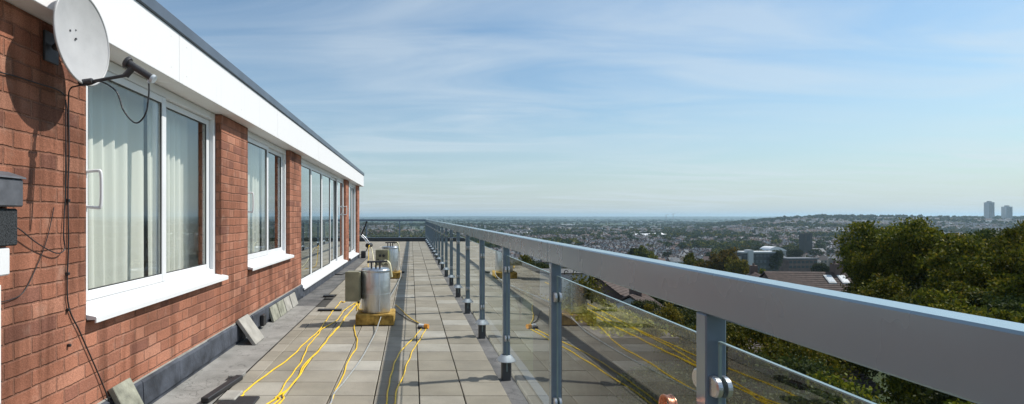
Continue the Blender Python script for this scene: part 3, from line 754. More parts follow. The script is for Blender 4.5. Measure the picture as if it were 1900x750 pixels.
# folded trolley
ft = thing('folded_trolley', 'folded black and silver hand trolley standing at the far brick corner', 'trolley', at(683, 470, 17.5))
Yt = 17.2
def q3(x, y, dy=0): return at(620+x/4.41, 390+y/4.41, Yt+dy)
MB().tube([q3(268, 92), q3(250, 140), q3(222, 205)], .022, 8).build('handle', M['rubber'], ft)
MB().tube([q3(215, 205), q3(250, 240), q3(278, 290)], .014, 8).tube([q3(228, 200, .2), q3(265, 235, .2), q3(300, 285, .2)], .014, 8).tube([q3(235, 225), q3(248, 222, .2)], .01, 6).tube([q3(258, 255), q3(272, 250, .2)], .01, 6).build('frame', M['steel'], ft)
MB().tube([q3(272, 290, -.05), q3(300, 285, .25)], .07, 12).build('wheel', M['rubber'], ft)
g0 = q3(285, 288); MB().tube([g0, Vector((g0.x-.15, g0.y, .0))], .014, 8).build('stand', M['rubber'], ft)
MB().box((-1.46, 16.5, 0), (-1.30, 16.75, .22), bev=.01); 
tag(MB().box((-1.46, 15.9, .0), (-1.33, 16.1, .2), bev=.01).build('bitumen_bucket', M['rubber']), 'small black box on dark felt by the last window', 'box')
# copper coil by the first post
cc = at(1241, 757, 1.385)
pts = []
for k in range(5*24+1):
    t = 2*math.pi*k/24; r = .030+.0016*math.sin(k*.21); pts.append((cc.x-.010+.0042*(k/24), cc.y+r*math.cos(t), cc.z+r*math.sin(t)))
mbc = MB().tube(pts, .0028, 6); mbc.tube([pts[-1], (cc.x+.004, cc.y+.03, cc.z-.1), (cc.x+.006, cc.y+.02, .3), (cc.x, cc.y, .004)], .0028, 6)
tag(mbc.build('copper_coil', M['copper']), 'small copper wire coil just inside the glass by the nearest post', 'coil')

# ------------------------------------------------------------------ foliage
def rawmesh(name, V, nq, mats):
    me = D.meshes.new(name); me.vertices.add(len(V)); me.vertices.foreach_set('co', V.astype(np.float32).ravel())
    me.loops.add(nq*4); me.polygons.add(nq); me.loops.foreach_set('vertex_index', np.arange(nq*4, dtype=np.int32))
    me.polygons.foreach_set('loop_start', np.arange(0, nq*4, 4, dtype=np.int32)); me.polygons.foreach_set('loop_total', np.full(nq, 4, dtype=np.int32))
    for m in mats: me.materials.append(m)
    me.update(calc_edges=True); me.validate(); return me
def leaves(C, size, g):
    n = len(C); a = g.normal(size=(n, 3)); a /= np.linalg.norm(a, axis=1)[:, None]
    b = g.normal(size=(n, 3)); b -= a*(a*b).sum(1)[:, None]; b /= np.linalg.norm(b, axis=1)[:, None]
    s = (size*g.uniform(.6, 1.3, n))[:, None]
    V = np.stack([C-a*s, C+b*s*.55, C+a*s, C-b*s*.55], 1).reshape(-1, 3); return V
def crown(seed, R, Hc, ncl, nlf, lsize, zc, spread=.16, nlobe=15):
    """leafy lobes of different sizes at the ends of limbs, with gaps and shade between them"""
    g = np.random.default_rng(seed); lobes = []
    for i in range(nlobe):
        d = g.normal(size=3); d /= np.linalg.norm(d); d[2] = abs(d[2])*1.1-.35 if i > 3 else abs(d[2])*.4+.55
        r = g.uniform(.45, .82); lobes.append((d*r*np.array([R, R, Hc/2]), R*g.uniform(.26, .46)))
    lobes.append((np.array([0, 0, -Hc*.05]), R*.5))
    cl = []; wgt = np.array([l[1]**2 for l in lobes]); wgt /= wgt.sum()
    for k in g.choice(len(lobes), ncl, p=wgt):
        c, lr = lobes[k]; d = g.normal(size=3); d /= np.linalg.norm(d)
        cl.append(c+d*lr*g.uniform(.55, 1.05)*np.array([1, 1, .85])+np.array([0, 0, zc]))
    cl = np.array(cl); cs = R*spread*.55*g.uniform(.5, 1.4, ncl)
    C = (cl[:, None, :]+np.clip(g.normal(size=(ncl, nlf, 3)), -1.9, 1.9)*cs[:, None, None]*np.array([1, 1, .6])).reshape(-1, 3)
    return C, cl
def trunk_mesh(seed, zc, R, cl, r0):
    rr = random.Random(seed); mb = MB()
    top = (rr.uniform(-.3, .3)*R*.3, rr.uniform(-.3, .3)*R*.3, zc+R*.25)
    mb.tube(smooth_path([(0, 0, -.6), (0, 0, zc*.25), (top[0]*.4, top[1]*.4, zc*.6), top], 4), r0, 8, rad=None)
    n = len(mb.v)//8
    # taper
    for i, v in enumerate(mb.v):
        pass
    mb = MB(); P = smooth_path([(0, 0, -.6), (0, 0, zc*.25), (top[0]*.4, top[1]*.4, zc*.6), top], 4)
    mb.tube(P, 0, 8, rad=[r0*(1-.75*i/(len(P)-1)) for i in range(len(P))])
    for k in range(9):
        c = cl[rr.randrange(len(cl))]; i = rr.randrange(len(P)//3, len(P)); p = P[i]
        m = (p+Vector(c))/2+Vector((0, 0, .08*R)); Q = smooth_path([p, m, Vector(c)], 4)
        mb.tube(Q, 0, 6, rad=[r0*.42*(1-.8*j/(len(Q)-1)) for j in range(len(Q))])
    return mb
TOP = {}
def tree_proto(name, seed, R, Hc, zc, ncl, nlf, ls, mat, r0):
    C, cl = crown(seed, R, Hc, ncl, nlf, ls, zc)
    V = leaves(C, ls, np.random.default_rng(seed+1)); TOP[name, seed] = float(np.percentile(C[:, 2], 99.7)); return rawmesh(name+'_crown', V, len(C), [mat]), trunk_mesh(seed, zc, R, cl, r0).mesh(name+'_trunk', M['bark']), TOP[name, seed]
def put_tree(pr, loc, sc, label, group=None, rz=None, name='tree', zs=1.0):
    t = thing(name, label, 'tree', loc, group); t.scale = (sc, sc, sc*zs); t.rotation_euler.z = random.uniform(0, 6.28) if rz is None else rz
    for nm, me in zip(('crown', 'trunk'), pr):
        o = D.objects.new(nm, me); COL.objects.link(o); o.parent = t
    return t
near = [tree_proto('near', 11+i, 3.6, 7.6, 9.6, 330, 270, .078, m, .26) for i, m in enumerate((M['leaf_g'], M['leaf_d'], M['leaf_g'], M['leaf_o']))]
mid = [tree_proto('mid', 31+i, 5.2, 9.0, 8.5, 200, 60, .27, m, .32) for i, m in enumerate((M['leaf_o'], M['leaf_g'], M['leaf_d'], M['leaf_g']))]
# the nearby trees on the right: (photo x, photo y of the crown's top, distance, proto, scale, label)
NT_ = [
 (1712, 408, 31, 0, 1.0, 'tall rounded olive-green tree, left end of the tree row beyond handrail'),
 (1745, 428, 31, 2, .92, 'olive-green tree with bronze top second from left beyond handrail'),
 (1822, 446, 28, 3, .86, 'tree with browning leaves in the middle of the right-hand row'),
 (1872, 415, 25, 0, .74, 'loose green tree right of the browning tree beyond handrail'),
 (1960, 445, 22, 2, .9, 'green tree at the right edge of the picture'),
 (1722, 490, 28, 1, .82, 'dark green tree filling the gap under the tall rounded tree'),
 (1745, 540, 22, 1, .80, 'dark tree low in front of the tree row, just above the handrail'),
 (1830, 560, 18, 0, .8, 'green tree whose top shows just above the handrail at the right'),
 (1930, 640, 14, 1, .8, 'dark tree below the handrail at the right edge'),
 (1420, 590, 20, 2, .70, 'bright-leaved tree seen between handrail and glass right of nearest post'),
 (1290, 598, 23, 0, .66, 'tree with yellowish leaves seen under the handrail left of nearest post'),
 (1225, 572, 28, 3, .62, 'small tree in front of the pale gable under the handrail'),
 (1520, 690, 14, 1, .78, 'shadowed tree below the handrail in the lower right'),
 (1720, 760, 12, 0, .78, 'shadowed leafy tree nearest the glass in the lower right corner'),
 (1668, 440, 30, 0, .66, 'small olive tree at left foot of the tall rounded tree'),
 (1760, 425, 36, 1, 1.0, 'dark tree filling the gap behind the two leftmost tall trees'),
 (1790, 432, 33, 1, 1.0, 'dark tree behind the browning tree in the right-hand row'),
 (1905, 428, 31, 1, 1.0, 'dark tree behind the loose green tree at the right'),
 (1790, 520, 23, 2, .85, 'leafy tree low in the middle of the row above handrail'),
 (1875, 500, 22, 0, .85, 'tall leafy tree low at the right above handrail'),
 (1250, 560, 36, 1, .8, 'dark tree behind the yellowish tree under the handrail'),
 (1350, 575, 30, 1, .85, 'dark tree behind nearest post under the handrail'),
 (1480, 610, 24, 2, .8, 'leafy tree under the handrail right of the shadowed house'),
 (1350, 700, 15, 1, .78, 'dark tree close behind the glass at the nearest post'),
]
for px, py, Y, k, sc, lab in NT_:
    p = at(px, py, Y); g = hgt(p.x, p.y); top = near[k][2]*sc
    z = p.z-top
    zs = (p.z-g)/top
    put_tree(near[k], (p.x, p.y, g-.2), sc, lab, 'trees close to the building', zs=zs)
# mid-distance trees
for px, py, Y, k, sc, lab in [
 (1335, 461, 150, 0, .95, 'broad orange-brown autumn tree rising above handrail in the middle'),
 (1283, 470, 158, 1, .72, 'green tree left of the orange-brown autumn tree'),
 (1370, 478, 140, 0, .62, 'small rusty tree at right foot of the autumn tree'),
 (1200, 457, 250, 1, 1.0, 'dark green tree just above the handrail left of the autumn tree'),
 (1175, 460, 262, 2, .8, 'darker tree adjoining the green tree left of the autumn tree'),
 (1527, 488, 230, 2, .75, 'round dark tree beyond the brown skylight roof'),
 (1415, 498, 120, 1, .45, 'small bright green tree in front of the office block'),
 (1448, 505, 115, 3, .42, 'bushy tree left of the brown skylight roof'),
 (1475, 463, 420, 2, 1.1, 'dark tree at left of the church tower'),
 (1440, 464, 330, 2, .8, 'dark tree before the white tented roof'),
 (965, 472, 95, 1, .7, 'green tree seen under the handrail at middle of the balustrade'),
 (1010, 486, 80, 2, .7, 'dark tree seen under the handrail near the second post'),
 (1235, 540, 60, 2, .75, 'dark tree on slope behind the pale rendered house'),
 (1150, 490, 95, 2, .8, 'dark tree behind the red brick house under the handrail'),
 (1270, 520, 75, 1, .75, 'green tree on slope beyond the pale rendered house'),
 (1330, 535, 70, 2, .75, 'dark tree on slope behind the nearest post'),
 (1085, 480, 100, 3, .8, 'green tree behind the grey plant room'),
 (1600, 470, 80, 2, .7, 'dark tree between the skylight roof and the nearby tree row')]:
    p = at(px, py, Y); g = hgt(p.x, p.y); top = mid[k][2]*sc
    put_tree(mid[k], (p.x, p.y, g-.3), sc, lab, None, zs=(p.z-g)/top)

# ------------------------------------------------------------------ town
HM = [M['w_brick'], M['w_buff'], M['w_white'], M['r_brown'], M['r_grey'], M['r_red'], M['t_win']]
def house_into(mb, x, y, z, c, s, w=5.8, dpt=8.5, eave=5.4, rise=3.0, wm=0, rm=3, base=-3, chim=True, win=True):
    def fn(a, b, h): return (x+a*c-b*s, y+a*s+b*c, z+h)
    hw, hd = w/2, dpt/2
    mb.box((-hw, -hd, base), (hw, hd, eave), wm, fn)
    o = .25
    mb.add([fn(*v) for v in ((-hw, -hd-o, eave), (hw, -hd-o, eave), (hw, 0, eave+rise), (-hw, 0, eave+rise), (hw, hd+o, eave), (-hw, hd+o, eave))], [(0, 1, 2, 3), (3, 2, 4, 5)], rm)
    mb.add([fn(*v) for v in ((-hw, -hd, eave), (-hw, hd, eave), (-hw, 0, eave+rise), (hw, -hd, eave), (hw, hd, eave), (hw, 0, eave+rise))], [(0, 2, 1), (3, 4, 5)], wm)
    if chim: mb.box((hw-.9, -.4, eave+rise-.8), (hw-.1, .5, eave+rise+1.1), 0, fn)
    if win:
        for yy in (-hd-.02, hd+.02):
            for xx in (-1.4, 1.3):
                for zz in (.9, 3.4):
                    mb.add([fn(xx-.6, yy, zz), fn(xx+.6, yy, zz), fn(xx+.6, yy, zz+1.3), fn(xx-.6, yy, zz+1.3)], [(0, 1, 2, 3)], 6)
random.seed(21)
occ = set(); H_ = []
def blocked(px, py):   # keep the hand-placed landmarks in sight
    return False
def free(x, y, r=1):
    k = (int(x//8), int(y//8)); 
    return not any((k[0]+a, k[1]+b) in occ for a in range(-0, 1) for b in range(-0, 1))
KEEP = [at(1410, 480, 330), at(1445, 460, 520), at(1500, 470, 560), at(1500, 530, 72), at(1197, 440, 1100)]
for row in range(3000):
    v = random.uniform(9, 92)
    Y = F*43/v
    px = random.uniform(640, 2000)
    if Y > 3600: continue
    x = (px-VX)/F*Y
    if (px-VX)/F > .5: Y = random.choice([Y, random.uniform(500, 2300), random.uniform(900, 2000)]); x = (px-VX)/F*Y
    dist = (int(x//260), int(Y//260)); ang = (hash(dist) % 7)*.45+random.uniform(-.06, .06)
    ang += random.choice([0, 0, math.pi/2])
    if math.sin(x/95+Y/210)+math.sin(x/47-Y/120+2)+math.sin(Y/75+x/190) < -.7: continue
    if Y > 2300 and (px-VX)/F < .5: continue
    nh = random.randint(4, 12); c, s = math.cos(ang), math.sin(ang)
    wm = random.choice([0, 1, 1, 2, 2]); rm = random.choice([3, 4, 4, 4, 3, 4, 5]); 
    for side in (-1, 1):
        for k in range(nh):
            a, b = (k-nh/2)*6.0, side*14
            hx, hy = x+a*c-b*s, Y+a*s+b*c
            if hy < 125 or not free(hx, hy): continue
            if any(abs(hx-q.x) < 34 and abs(hy-q.y) < 30 for q in KEEP): continue
            if random.random() < .12: continue
            occ.add((int(hx//8), int(hy//8)))
            H_.append((hx, hy, c, s, wm if random.random() < .75 else random.choice([0, 1, 2]), rm if random.random() < .8 else random.choice([3, 4, 5]), random.uniform(4.8, 6.3), random.uniform(2.3, 3.4)))
def vis(x, y, top=8):
    px = VX+F*x/y; py = VY+F*(CH-(hgt(x, y)+top))/y
    rail = VY+(px-VX)*.176 if px > 790 else 460
    return 680 < px < 1905 and py < rail
H_.sort(key=lambda h: h[1])
ind = [h for h in H_ if vis(h[0], h[1])][:290]; ids = set(id(h) for h in ind); rest = [h for h in H_ if id(h) not in ids]
WN = {0: 'brick', 1: 'buff', 2: 'white'}; RN = {3: 'brown tiled', 4: 'grey slate', 5: 'red tiled'}
hmesh = {}
for w in WN:
    for r in RN:
        mb = MB(); house_into(mb, 0, 0, 0, 1, 0, wm=w, rm=r); hmesh[w, r] = mb.mesh('house', HM)
for (hx, hy, c, s, wm, rm, ev, ri) in ind:
    o = D.objects.new('house', hmesh[wm, rm]); COL.objects.link(o); o.location = (hx, hy, hgt(hx, hy)); o.rotation_euler.z = math.atan2(s, c); o.scale = (1, 1, ev/5.4)
    zone = ('in the nearer streets' if hy < 620 else 'in the farther valley streets')+(' at left' if (VX+F*hx/hy) < 1130 else ' in the middle' if (VX+F*hx/hy) < 1420 else ' at right')
    tag(o, 'small %s-walled terraced house with %s roof %s' % (WN[wm], RN[rm], zone), 'house', 'terraced houses in the valley')
mb = MB()
for (hx, hy, c, s, wm, rm, ev, ri) in rest:
    house_into(mb, hx, hy, hgt(hx, hy), c, s, eave=ev, rise=ri, wm=wm, rm=rm, chim=hy < 1500, win=hy < 1200)
tag(mb.build('distant_houses', HM), 'mass of small terraced houses covering the far valley and ridge', 'houses', kind='stuff')
# town trees
random.seed(5); Tn = []
for _ in range(21000):
    v = random.uniform(7, 92); Y = F*43/v; px = random.uniform(640, 2000)
    if (px-VX)/F > .5 and random.random() < .5: Y = random.uniform(500, 2500)
    if Y > 5200 or Y < 130: continue
    x = (px-VX)/F*Y+random.gauss(0, 6)
    n_ = math.sin(x/70+Y/130)+math.sin(x/31-Y/57+2)+math.sin(Y/45+x/150)
    n_ = math.sin(x/95+Y/210)+math.sin(x/47-Y/120+2)+math.sin(Y/75+x/190)
    if n_ > -.5 and random.random() < .60: continue
    if (int(x//8), int(Y//8)) in occ: continue
    if any(abs(x-q.x) < 26 and -45 < Y-q.y < 16 for q in KEEP): continue
    Tn.append((x, Y, random.uniform(.55, 1.25), random.random()))
for _ in range(1500):
    px = random.uniform(1290, 2100); Y = random.gauss(1930, 90); x = (px-VX)/F*Y
    if math.sin(x/37)+math.sin(x/83+1) > .1: Tn.append((x, Y, random.uniform(.9, 1.7), random.random()*.6))
Tn.sort(key=lambda t: t[1])
ti = [t for t in Tn if vis(t[0], t[1], 11)][:230]; ids = set(id(t) for t in ti); tr = [t for t in Tn if id(t) not in ids]
low = [tree_proto('town', 61+i, 4.6, 8.5, 8.0, 46, 22, .62, m, .3) for i, m in enumerate((M['leaf_d'], M['leaf_g'], M['leaf_d'], M['leaf_o']))]
LN = ['dark green', 'mid green', 'deep green rounded', 'bronze-leaved']
for (x, y, sc, r) in ti:
    k = 3 if r > .93 else int(r*3.2) % 3
    zone = ('among the nearer streets' if y < 560 else 'among the farther valley streets')+(' at left' if (VX+F*x/y) < 1130 else ' in the middle' if (VX+F*x/y) < 1420 else ' at right')
    put_tree(low[k], (x, y, hgt(x, y)-.4), sc, '%s tree %s' % (LN[k], zone), 'trees among the valley houses')
blob = []
for sd in range(4):
    g = np.random.default_rng(90+sd); C, _ = crown(90+sd, 4.6, 8.5, 14, 5, 1.7, 7.2, .26); blob.append(leaves(C, 1.9, g))
parts = {0: [], 1: []}
for (x, y, sc, r) in tr:
    b = blob[int(r*97) % 4]; a = r*44; c, s = math.cos(a), math.sin(a); w = b*np.array([sc, sc, sc])
    w = np.stack([w[:, 0]*c-w[:, 1]*s+x, w[:, 0]*s+w[:, 1]*c+y, w[:, 2]+hgt(x, y)-.5], 1); parts[0 if r < .7 else 1].append(w)
for k, nm in ((0, 'leaf_d'), (1, 'leaf_g')):
    V = np.concatenate(parts[k]); me = rawmesh('woodland', V, len(V)//4, [M[nm]])
    o = D.objects.new('woodland', me); COL.objects.link(o)
    tag(o, ('dark' if k == 0 else 'lighter green')+' far-off trees massed among the houses of the valley', 'trees', kind='stuff')
# far forest belts
V = []
g = np.random.default_rng(4)
for _ in range(7000):
    Y = math.exp(g.uniform(math.log(2100), math.log(11000))); px = g.uniform(660, 1960); x = (px-VX)/F*Y
    if math.sin(x/420+Y/800)+math.sin(Y/300+x/900) < -.2: continue
    b = blob[g.integers(4)]*np.array([2.2, 1.6, .9])*g.uniform(.8, 1.6)
    V.append(b+np.array([x, Y, hgt(x, Y)-1]))
V = np.concatenate(V); o = D.objects.new('far_woodland', rawmesh('far_woodland', V, len(V)//4, [M['leaf_d']])); COL.objects.link(o)
tag(o, 'bluish far-off woodland belts below the horizon', 'woodland', kind='stuff')

# ------------------------------------------------------------------ landmarks
def bldg(name, label, cat, px, py, Y, w, h, d, mat, floors=0, rot=0.0, group=None, winmat='t_win', roofmat=None, cols=0, below=25):
    """px,py = middle of the roof line; walls reach down to the ground"""
    p = at(px, py, Y); gz = hgt(p.x, p.y); t = thing(name, label, cat, (p.x, p.y, gz), group)
    c, s = math.cos(rot), math.sin(rot)
    fn = lambda a, b, z: (p.x+a*c-b*s, p.y+a*s+b*c, z)
    MB().box((-w/2, 0, gz-4), (w/2, d, p.z), fn=fn).build('wall', M[mat], t)
    MB().box((-w/2-.4, -.4, p.z+.02), (w/2+.4, d+.4, p.z+.9), fn=fn).build('roof', M[roofmat or mat], t)
    if floors:
        fh = h/floors
        for i in range(floors):
            z1 = p.z-fh*i-.8; z0 = z1-fh*.5
            q = MB()
            if cols:
                cw = w/cols
                for k in range(cols): q.box((-w/2+cw*(k+.15), -.12, z0), (-w/2+cw*(k+.85), .2, z1), fn=fn)
            else: q.box((-w/2+.6, -.12, z0), (w/2-.6, .2, z1), fn=fn)
            q.build('window', M[winmat], t)
    return t, fn, p
# twin tower blocks
for px, py, w, lab in ((1840, 376, 20, 'pale twin tower block on the horizon, taller left one'), (1873, 384, 22, 'pale twin tower block on the horizon, shorter right one')):
    t, fn, p = bldg('tower_block', lab, 'tower block', px, py, 1800, w, 62, 15, 'tower', 20, .05, 'tower blocks on horizon', cols=5)
    MB().box((-5, 4, p.z+.9), (5, 11, p.z+5), fn=fn).build('plant_room', M['conc'], t)
    for k in (-1, 1): MB().box((k*w*.2-1.2, -.9, p.z-60), (k*w*.2+1.2, -.15, p.z-.5), fn=fn).build('pier', M['conc'], t)
bldg('tower_block', 'lone faint block on horizon above the olive-green trees', 'tower block', 1679, 399, 3600, 34, 50, 26, 'conc', 12, 0, 'tower blocks on horizon', cols=5)
for i, (px, py, Y, w, lab) in enumerate([(1109, 409, 3300, 30, 'faint pale block among the far valley, left of cranes'), (1160, 413, 3000, 26, 'faint block right of the pale far block'), (1186, 414, 2900, 40, 'wide faint block in far valley'), (750, 413, 2900, 20, 'pale slab block seen through the end glass, left one'), (763, 412, 2800, 22, 'pale slab block seen through the end glass, right one'), (1712, 405, 4300, 60, 'low grey block on horizon right of the lone block'), (1737, 405, 4400, 50, 'second low grey block on horizon right of the lone block')]):
    bldg('distant_block', lab, 'building', px, py, Y, w, 24, 16, 'tower', 6, 0, 'faint blocks in the distance', cols=5)
# warehouses
for px, py, Y, w, lab in [(1056, 417, 2400, 92, 'long white-roofed warehouse in the far valley'), (1015, 434, 1200, 70, 'long pale-roofed shed just above the handrail'), (960, 432, 1400, 60, 'pale shed left of the long shed above handrail'), (1215, 411, 3600, 150, 'faint long white building far below the horizon'), (1285, 409, 4200, 90, 'small faint white building far right of cranes'), (1522, 452, 760, 40, 'low pale block right of the church tower'), (1590, 434, 1150, 60, 'long pale block among the ridge houses')]:
    bldg('warehouse', lab, 'warehouse', px, py, Y, w, 6, 60, 'w_white', 1, 0.1, 'large sheds in the valley', roofmat='whiteroof', cols=8)
# bowl-shaped stadium
p = at(1197, 432, 1100); gz = hgt(p.x, p.y); t = thing('stadium', 'low pale oval stadium with white roof in the valley', 'stadium', (p.x, p.y, gz))
prof = [(30, gz-2), (31, p.z-4), (33, p.z-3), (20, p.z)]
mb = MB(); vs = []; n = 40
for r, z in prof:
    for k in range(n): a = 2*math.pi*k/n; vs.append((p.x+r*1.15*math.cos(a), p.y+r*1.5*math.sin(a), z+(1.5*math.cos(a) if z > gz else 0)))
fs = [(i*n+k, i*n+(k+1) % n, (i+1)*n+(k+1) % n, (i+1)*n+k) for i in range(3) for k in range(n)]
mb.add(vs[:2*n], [f for f in fs[:n]]); mb.build('wall', M['conc'], t)
mb = MB(); mb.add(vs[n:], [f for f in fs[:2*n]]); mb.build('roof', M['whiteroof'], t)
# office block, tented roof, church
t, fn, p = bldg('office_block', 'long low dark office block with white roof edge above autumn tree', 'office', 1412, 470, 330, 22, 10, 8, 't_win', 3, .05, cols=9, roofmat='tower', winmat='r_grey')
MB().box((-8.5, -1.2, gz), (-5.5, 3, p.z+2), fn=fn).build('stair_tower', M['tower'], t)
MB().box((-14.5, 1, p.z-5), (-11.5, 7, p.z-2), fn=fn).build('annex', M['conc'], t)
bldg('flats', 'low brick block right of the dark office block', 'building', 1490, 482, 345, 20, 6, 9, 'w_brick', 2, .12, cols=7, roofmat='r_grey')
p = at(1443, 458, 520); gz = hgt(p.x, p.y); t = thing('sports_hall', 'hall with curved bright white roof left of church tower', 'hall', (p.x, p.y, gz))
mb = MB(); MB().box((p.x-8, p.y, gz-2), (p.x+8, p.y+14, p.z-3.8)).build('wall', M['conc'], t)
poly = [(-8.6, p.z-3.78)]+[(-8.6+17.2*k/12, p.z-3.7+3.7*math.sin(math.pi*(k/12)**.75)) for k in range(13)]+[(8.6, p.z-3.78)]
MB().prism([(p.x+a, z) for a, z in poly][::-1], p.y-.6, p.y+14.6).build('roof', M['whiteroof'], t)
p = at(1500, 434, 560); gz = hgt(p.x, p.y); t = thing('church', 'dark stone church with square tower in the middle distance', 'church', (p.x, p.y, gz))
MB().box((p.x-4, p.y, gz-2), (p.x+4, p.y+8, p.z)).build('tower', M['stone'], t)
q = MB()
for a in (-3.4, -1.2, 1.2, 3.4):
    q.box((p.x+a-.5, p.y-.05, p.z), (p.x+a+.5, p.y+.8, p.z+1)); q.box((p.x+a-.5, p.y+7.2, p.z), (p.x+a+.5, p.y+8.05, p.z+1))
q.build('battlement', M['stone'], t)
q = MB(); q.box((p.x-1.2, p.y-.1, p.z-7), (p.x-.2, p.y+.1, p.z-2.5)); q.box((p.x+.3, p.y-.1, p.z-7), (p.x+1.3, p.y+.1, p.z-2.5)); q.build('window', M['t_win'], t)
q = MB(); house_into(q, p.x+11, p.y+4, gz, 1, 0, w=14, dpt=9, eave=6.5, rise=4, wm=0, rm=1, chim=False, win=False); q.build('nave', [M['stone'], M['r_grey']], t)
# cranes
for px, py, lab in ((1249, 397, 'slender crane on the far horizon, taller one'), (1236, 399, 'slender crane on the far horizon, shorter one')):
    p = at(px, py, 3500); gz = hgt(p.x, p.y); t = thing('tower_crane', lab, 'crane', (p.x, p.y, gz), 'cranes on horizon')
    MB().box((p.x-1, p.y-1, gz), (p.x+1, p.y+1, p.z)).build('mast', M['conc'], t)
    MB().tube([(p.x-9, p.y, p.z-2), (p.x+16, p.y, p.z+3)], .9, 6).build('jib', M['conc'], t)
# nearby houses
def near_house(label, px, py, Y, w, d, rot, wm, rm, sky=False, group=None, eave_drop=3.2):
    """px,py = middle of the ridge"""
    p = at(px, py, Y); gz = hgt(p.x, p.y); t = thing('house', label, 'house', (p.x, p.y, gz), group)
    c, s = math.cos(rot), math.sin(rot); fn = lambda a, b, z: (p.x+a*c-b*s, p.y+a*s+b*c, z)
    e = p.z-eave_drop
    q = MB(); q.box((-w/2, -d/2, gz-2), (w/2, d/2, e), fn=fn)
    q.add([fn(-w/2, -d/2, e), fn(-w/2, d/2, e), fn(-w/2, 0, p.z-.12), fn(w/2, -d/2, e), fn(w/2, d/2, e), fn(w/2, 0, p.z-.12)], [(0, 2, 1), (3, 4, 5)]); q.build('wall', M[wm], t)
    q = MB()
    o = .35; sl = eave_drop/(d/2)
    for sg in (-1, 1):
        A_ = [(-w/2-.2, sg*(d/2+o), e-o*sl), (w/2+.2, sg*(d/2+o), e-o*sl), (w/2+.2, 0, p.z), (-w/2-.2, 0, p.z)]
        B_ = [(x, y, z+.14) for x, y, z in A_]
        q.add([fn(*v) for v in A_+B_], [(0, 1, 2, 3), (7, 6, 5, 4), (0, 4, 5, 1), (1, 5, 6, 2), (3, 7, 4, 0)])
        # tile courses as raised laps
        for k in range(1, 16):
            f = k/16; y = sg*(d/2+o)*(1-f); z = (e-o*sl)+(p.z-(e-o*sl))*f+.15
            q.box((-w/2-.19, y-.04, z-.02), (w/2+.19, y+.04, z+.008), fn=fn)
    ro = q.build('roof', M[rm], t)
    q = MB(); q.box((w/2-1.3, -.5, p.z-1), (w/2-.3, .6, p.z+1.2), fn=fn)
    for k in (-.25, .25): q.tube([Vector(fn(w/2-.8+k, .05, p.z+1.2)), Vector(fn(w/2-.8+k, .05, p.z+1.6))], .13, 8)
    q.build('chimney', M['w_brick'], ro)
    if sky:
        for k in sky:
            y = -d*.14; z = p.z-d*.14*sl
            a0 = (k-.55, y-.75, z-.75*sl); 
            V4 = [(k-.36, y-.5, z-.5*sl+.30), (k+.36, y-.5, z-.5*sl+.30), (k+.36, y+.5, z+.5*sl+.30), (k-.36, y+.5, z+.5*sl+.30)]
            qq = MB(); F4 = [(k-.45, y-.6, z-.6*sl+.27), (k+.45, y-.6, z-.6*sl+.27), (k+.45, y+.6, z+.6*sl+.27), (k-.45, y+.6, z+.6*sl+.27)]
            L4 = [(a, b, h-.2) for a, b, h in F4]
            qq.add([fn(*v) for v in F4+L4], [(0, 1, 2, 3), (0, 4, 5, 1), (1, 5, 6, 2), (2, 6, 7, 3), (3, 7, 4, 0)])
            so = qq.build('skylight', M['w_white'], ro)
            MB().add([fn(*v) for v in V4], [(0, 1, 2, 3)]).build('pane', M['sky_pane'], so)
    for sx in (-1, 1):
        for zz in (e-2.2, e-5.0):
            qq = MB(); qq.box((sx*w/4-.7, -d/2-.06, zz), (sx*w/4+.7, -d/2+.1, zz+1.3), fn=fn); wo = qq.build('window', M['w_white'], t)
            MB().box((sx*w/4-.6, -d/2-.09, zz+.1), (sx*w/4+.6, -d/2-.065, zz+1.2), fn=fn).build('pane', M['t_win'], wo)
    return t
M['r_dark'] = plain('near_dark_brown_tile', (0.075, 0.05, 0.042), 0.85, var=0.2, nscale=2)
M['sky_pane'] = plain('skylight_glass', (0.35, 0.40, 0.45), 0.12, 0, 0.9)
near_house('large house with brown tiled roof and two skylights above handrail', 1492, 506, 72, 9.5, 9, -.12, 'w_brick', 'r_dark', sky=(2.4, 4.0, .2)[:2])
near_house('red brick house with dark roof seen under the handrail', 1125, 512, 52, 4.6, 7, .9, 'w_brick', 'r_dark', eave_drop=2.4)
near_house('pale blue-grey rendered house seen under the handrail right of red brick one', 1180, 547, 48, 2.6, 4, .8, 'render', 'r_dark', eave_drop=1.2)
near_house('house with white gable and red roof left of the brown skylight roof', 1405, 508, 95, 7, 8, 1.2, 'w_white', 'r_red', eave_drop=3)
near_house('shadowed house deep among the trees below the handrail', 1440, 630, 24, 4, 5, .3, 'w_brick', 'r_brown', eave_drop=1.5)
# grey plant room and mossy lower roof next door
p = at(1070, 512, 30); gz = hgt(p.x, p.y)
t = thing('annex_building', 'lower flat-roofed annex with grey plant room and mossy roof beyond glass', 'building', (p.x+1, p.y+2, gz))
zr = CH-(592-VY)/F*26
MB().box((p.x-1.5, 22, gz-1), (p.x+1.7, 34, zr)).build('wall', M['r_brown'], t)
MB().box((p.x-1.2, 31, zr+.01), (p.x+1.0, 33.5, p.z)).build('plant_room', M['render'], t); MB().box((p.x-1.25, 30.95, p.z+.003), (p.x+1.05, 33.55, p.z+.06)).build('plant_room_roof', M['felt_dark'], t)
q = MB()
for k in range(4): q.tube(smooth_path([(p.x-.9+k*.5, 30.98, p.z-.02), (p.x-.9+k*.5, 30.9, p.z+.18), (p.x-.75+k*.5, 30.9, p.z+.2), (p.x-.72+k*.5, 30.9, p.z+.1)], 4), .025, 6)
q.build('vent_pipe', M['rubber'], t)
C = np.random.default_rng(8).normal(size=(9000, 3))*np.array([.9, 4.0, .10])+np.array([p.x+.4, 26.5, zr+.12])
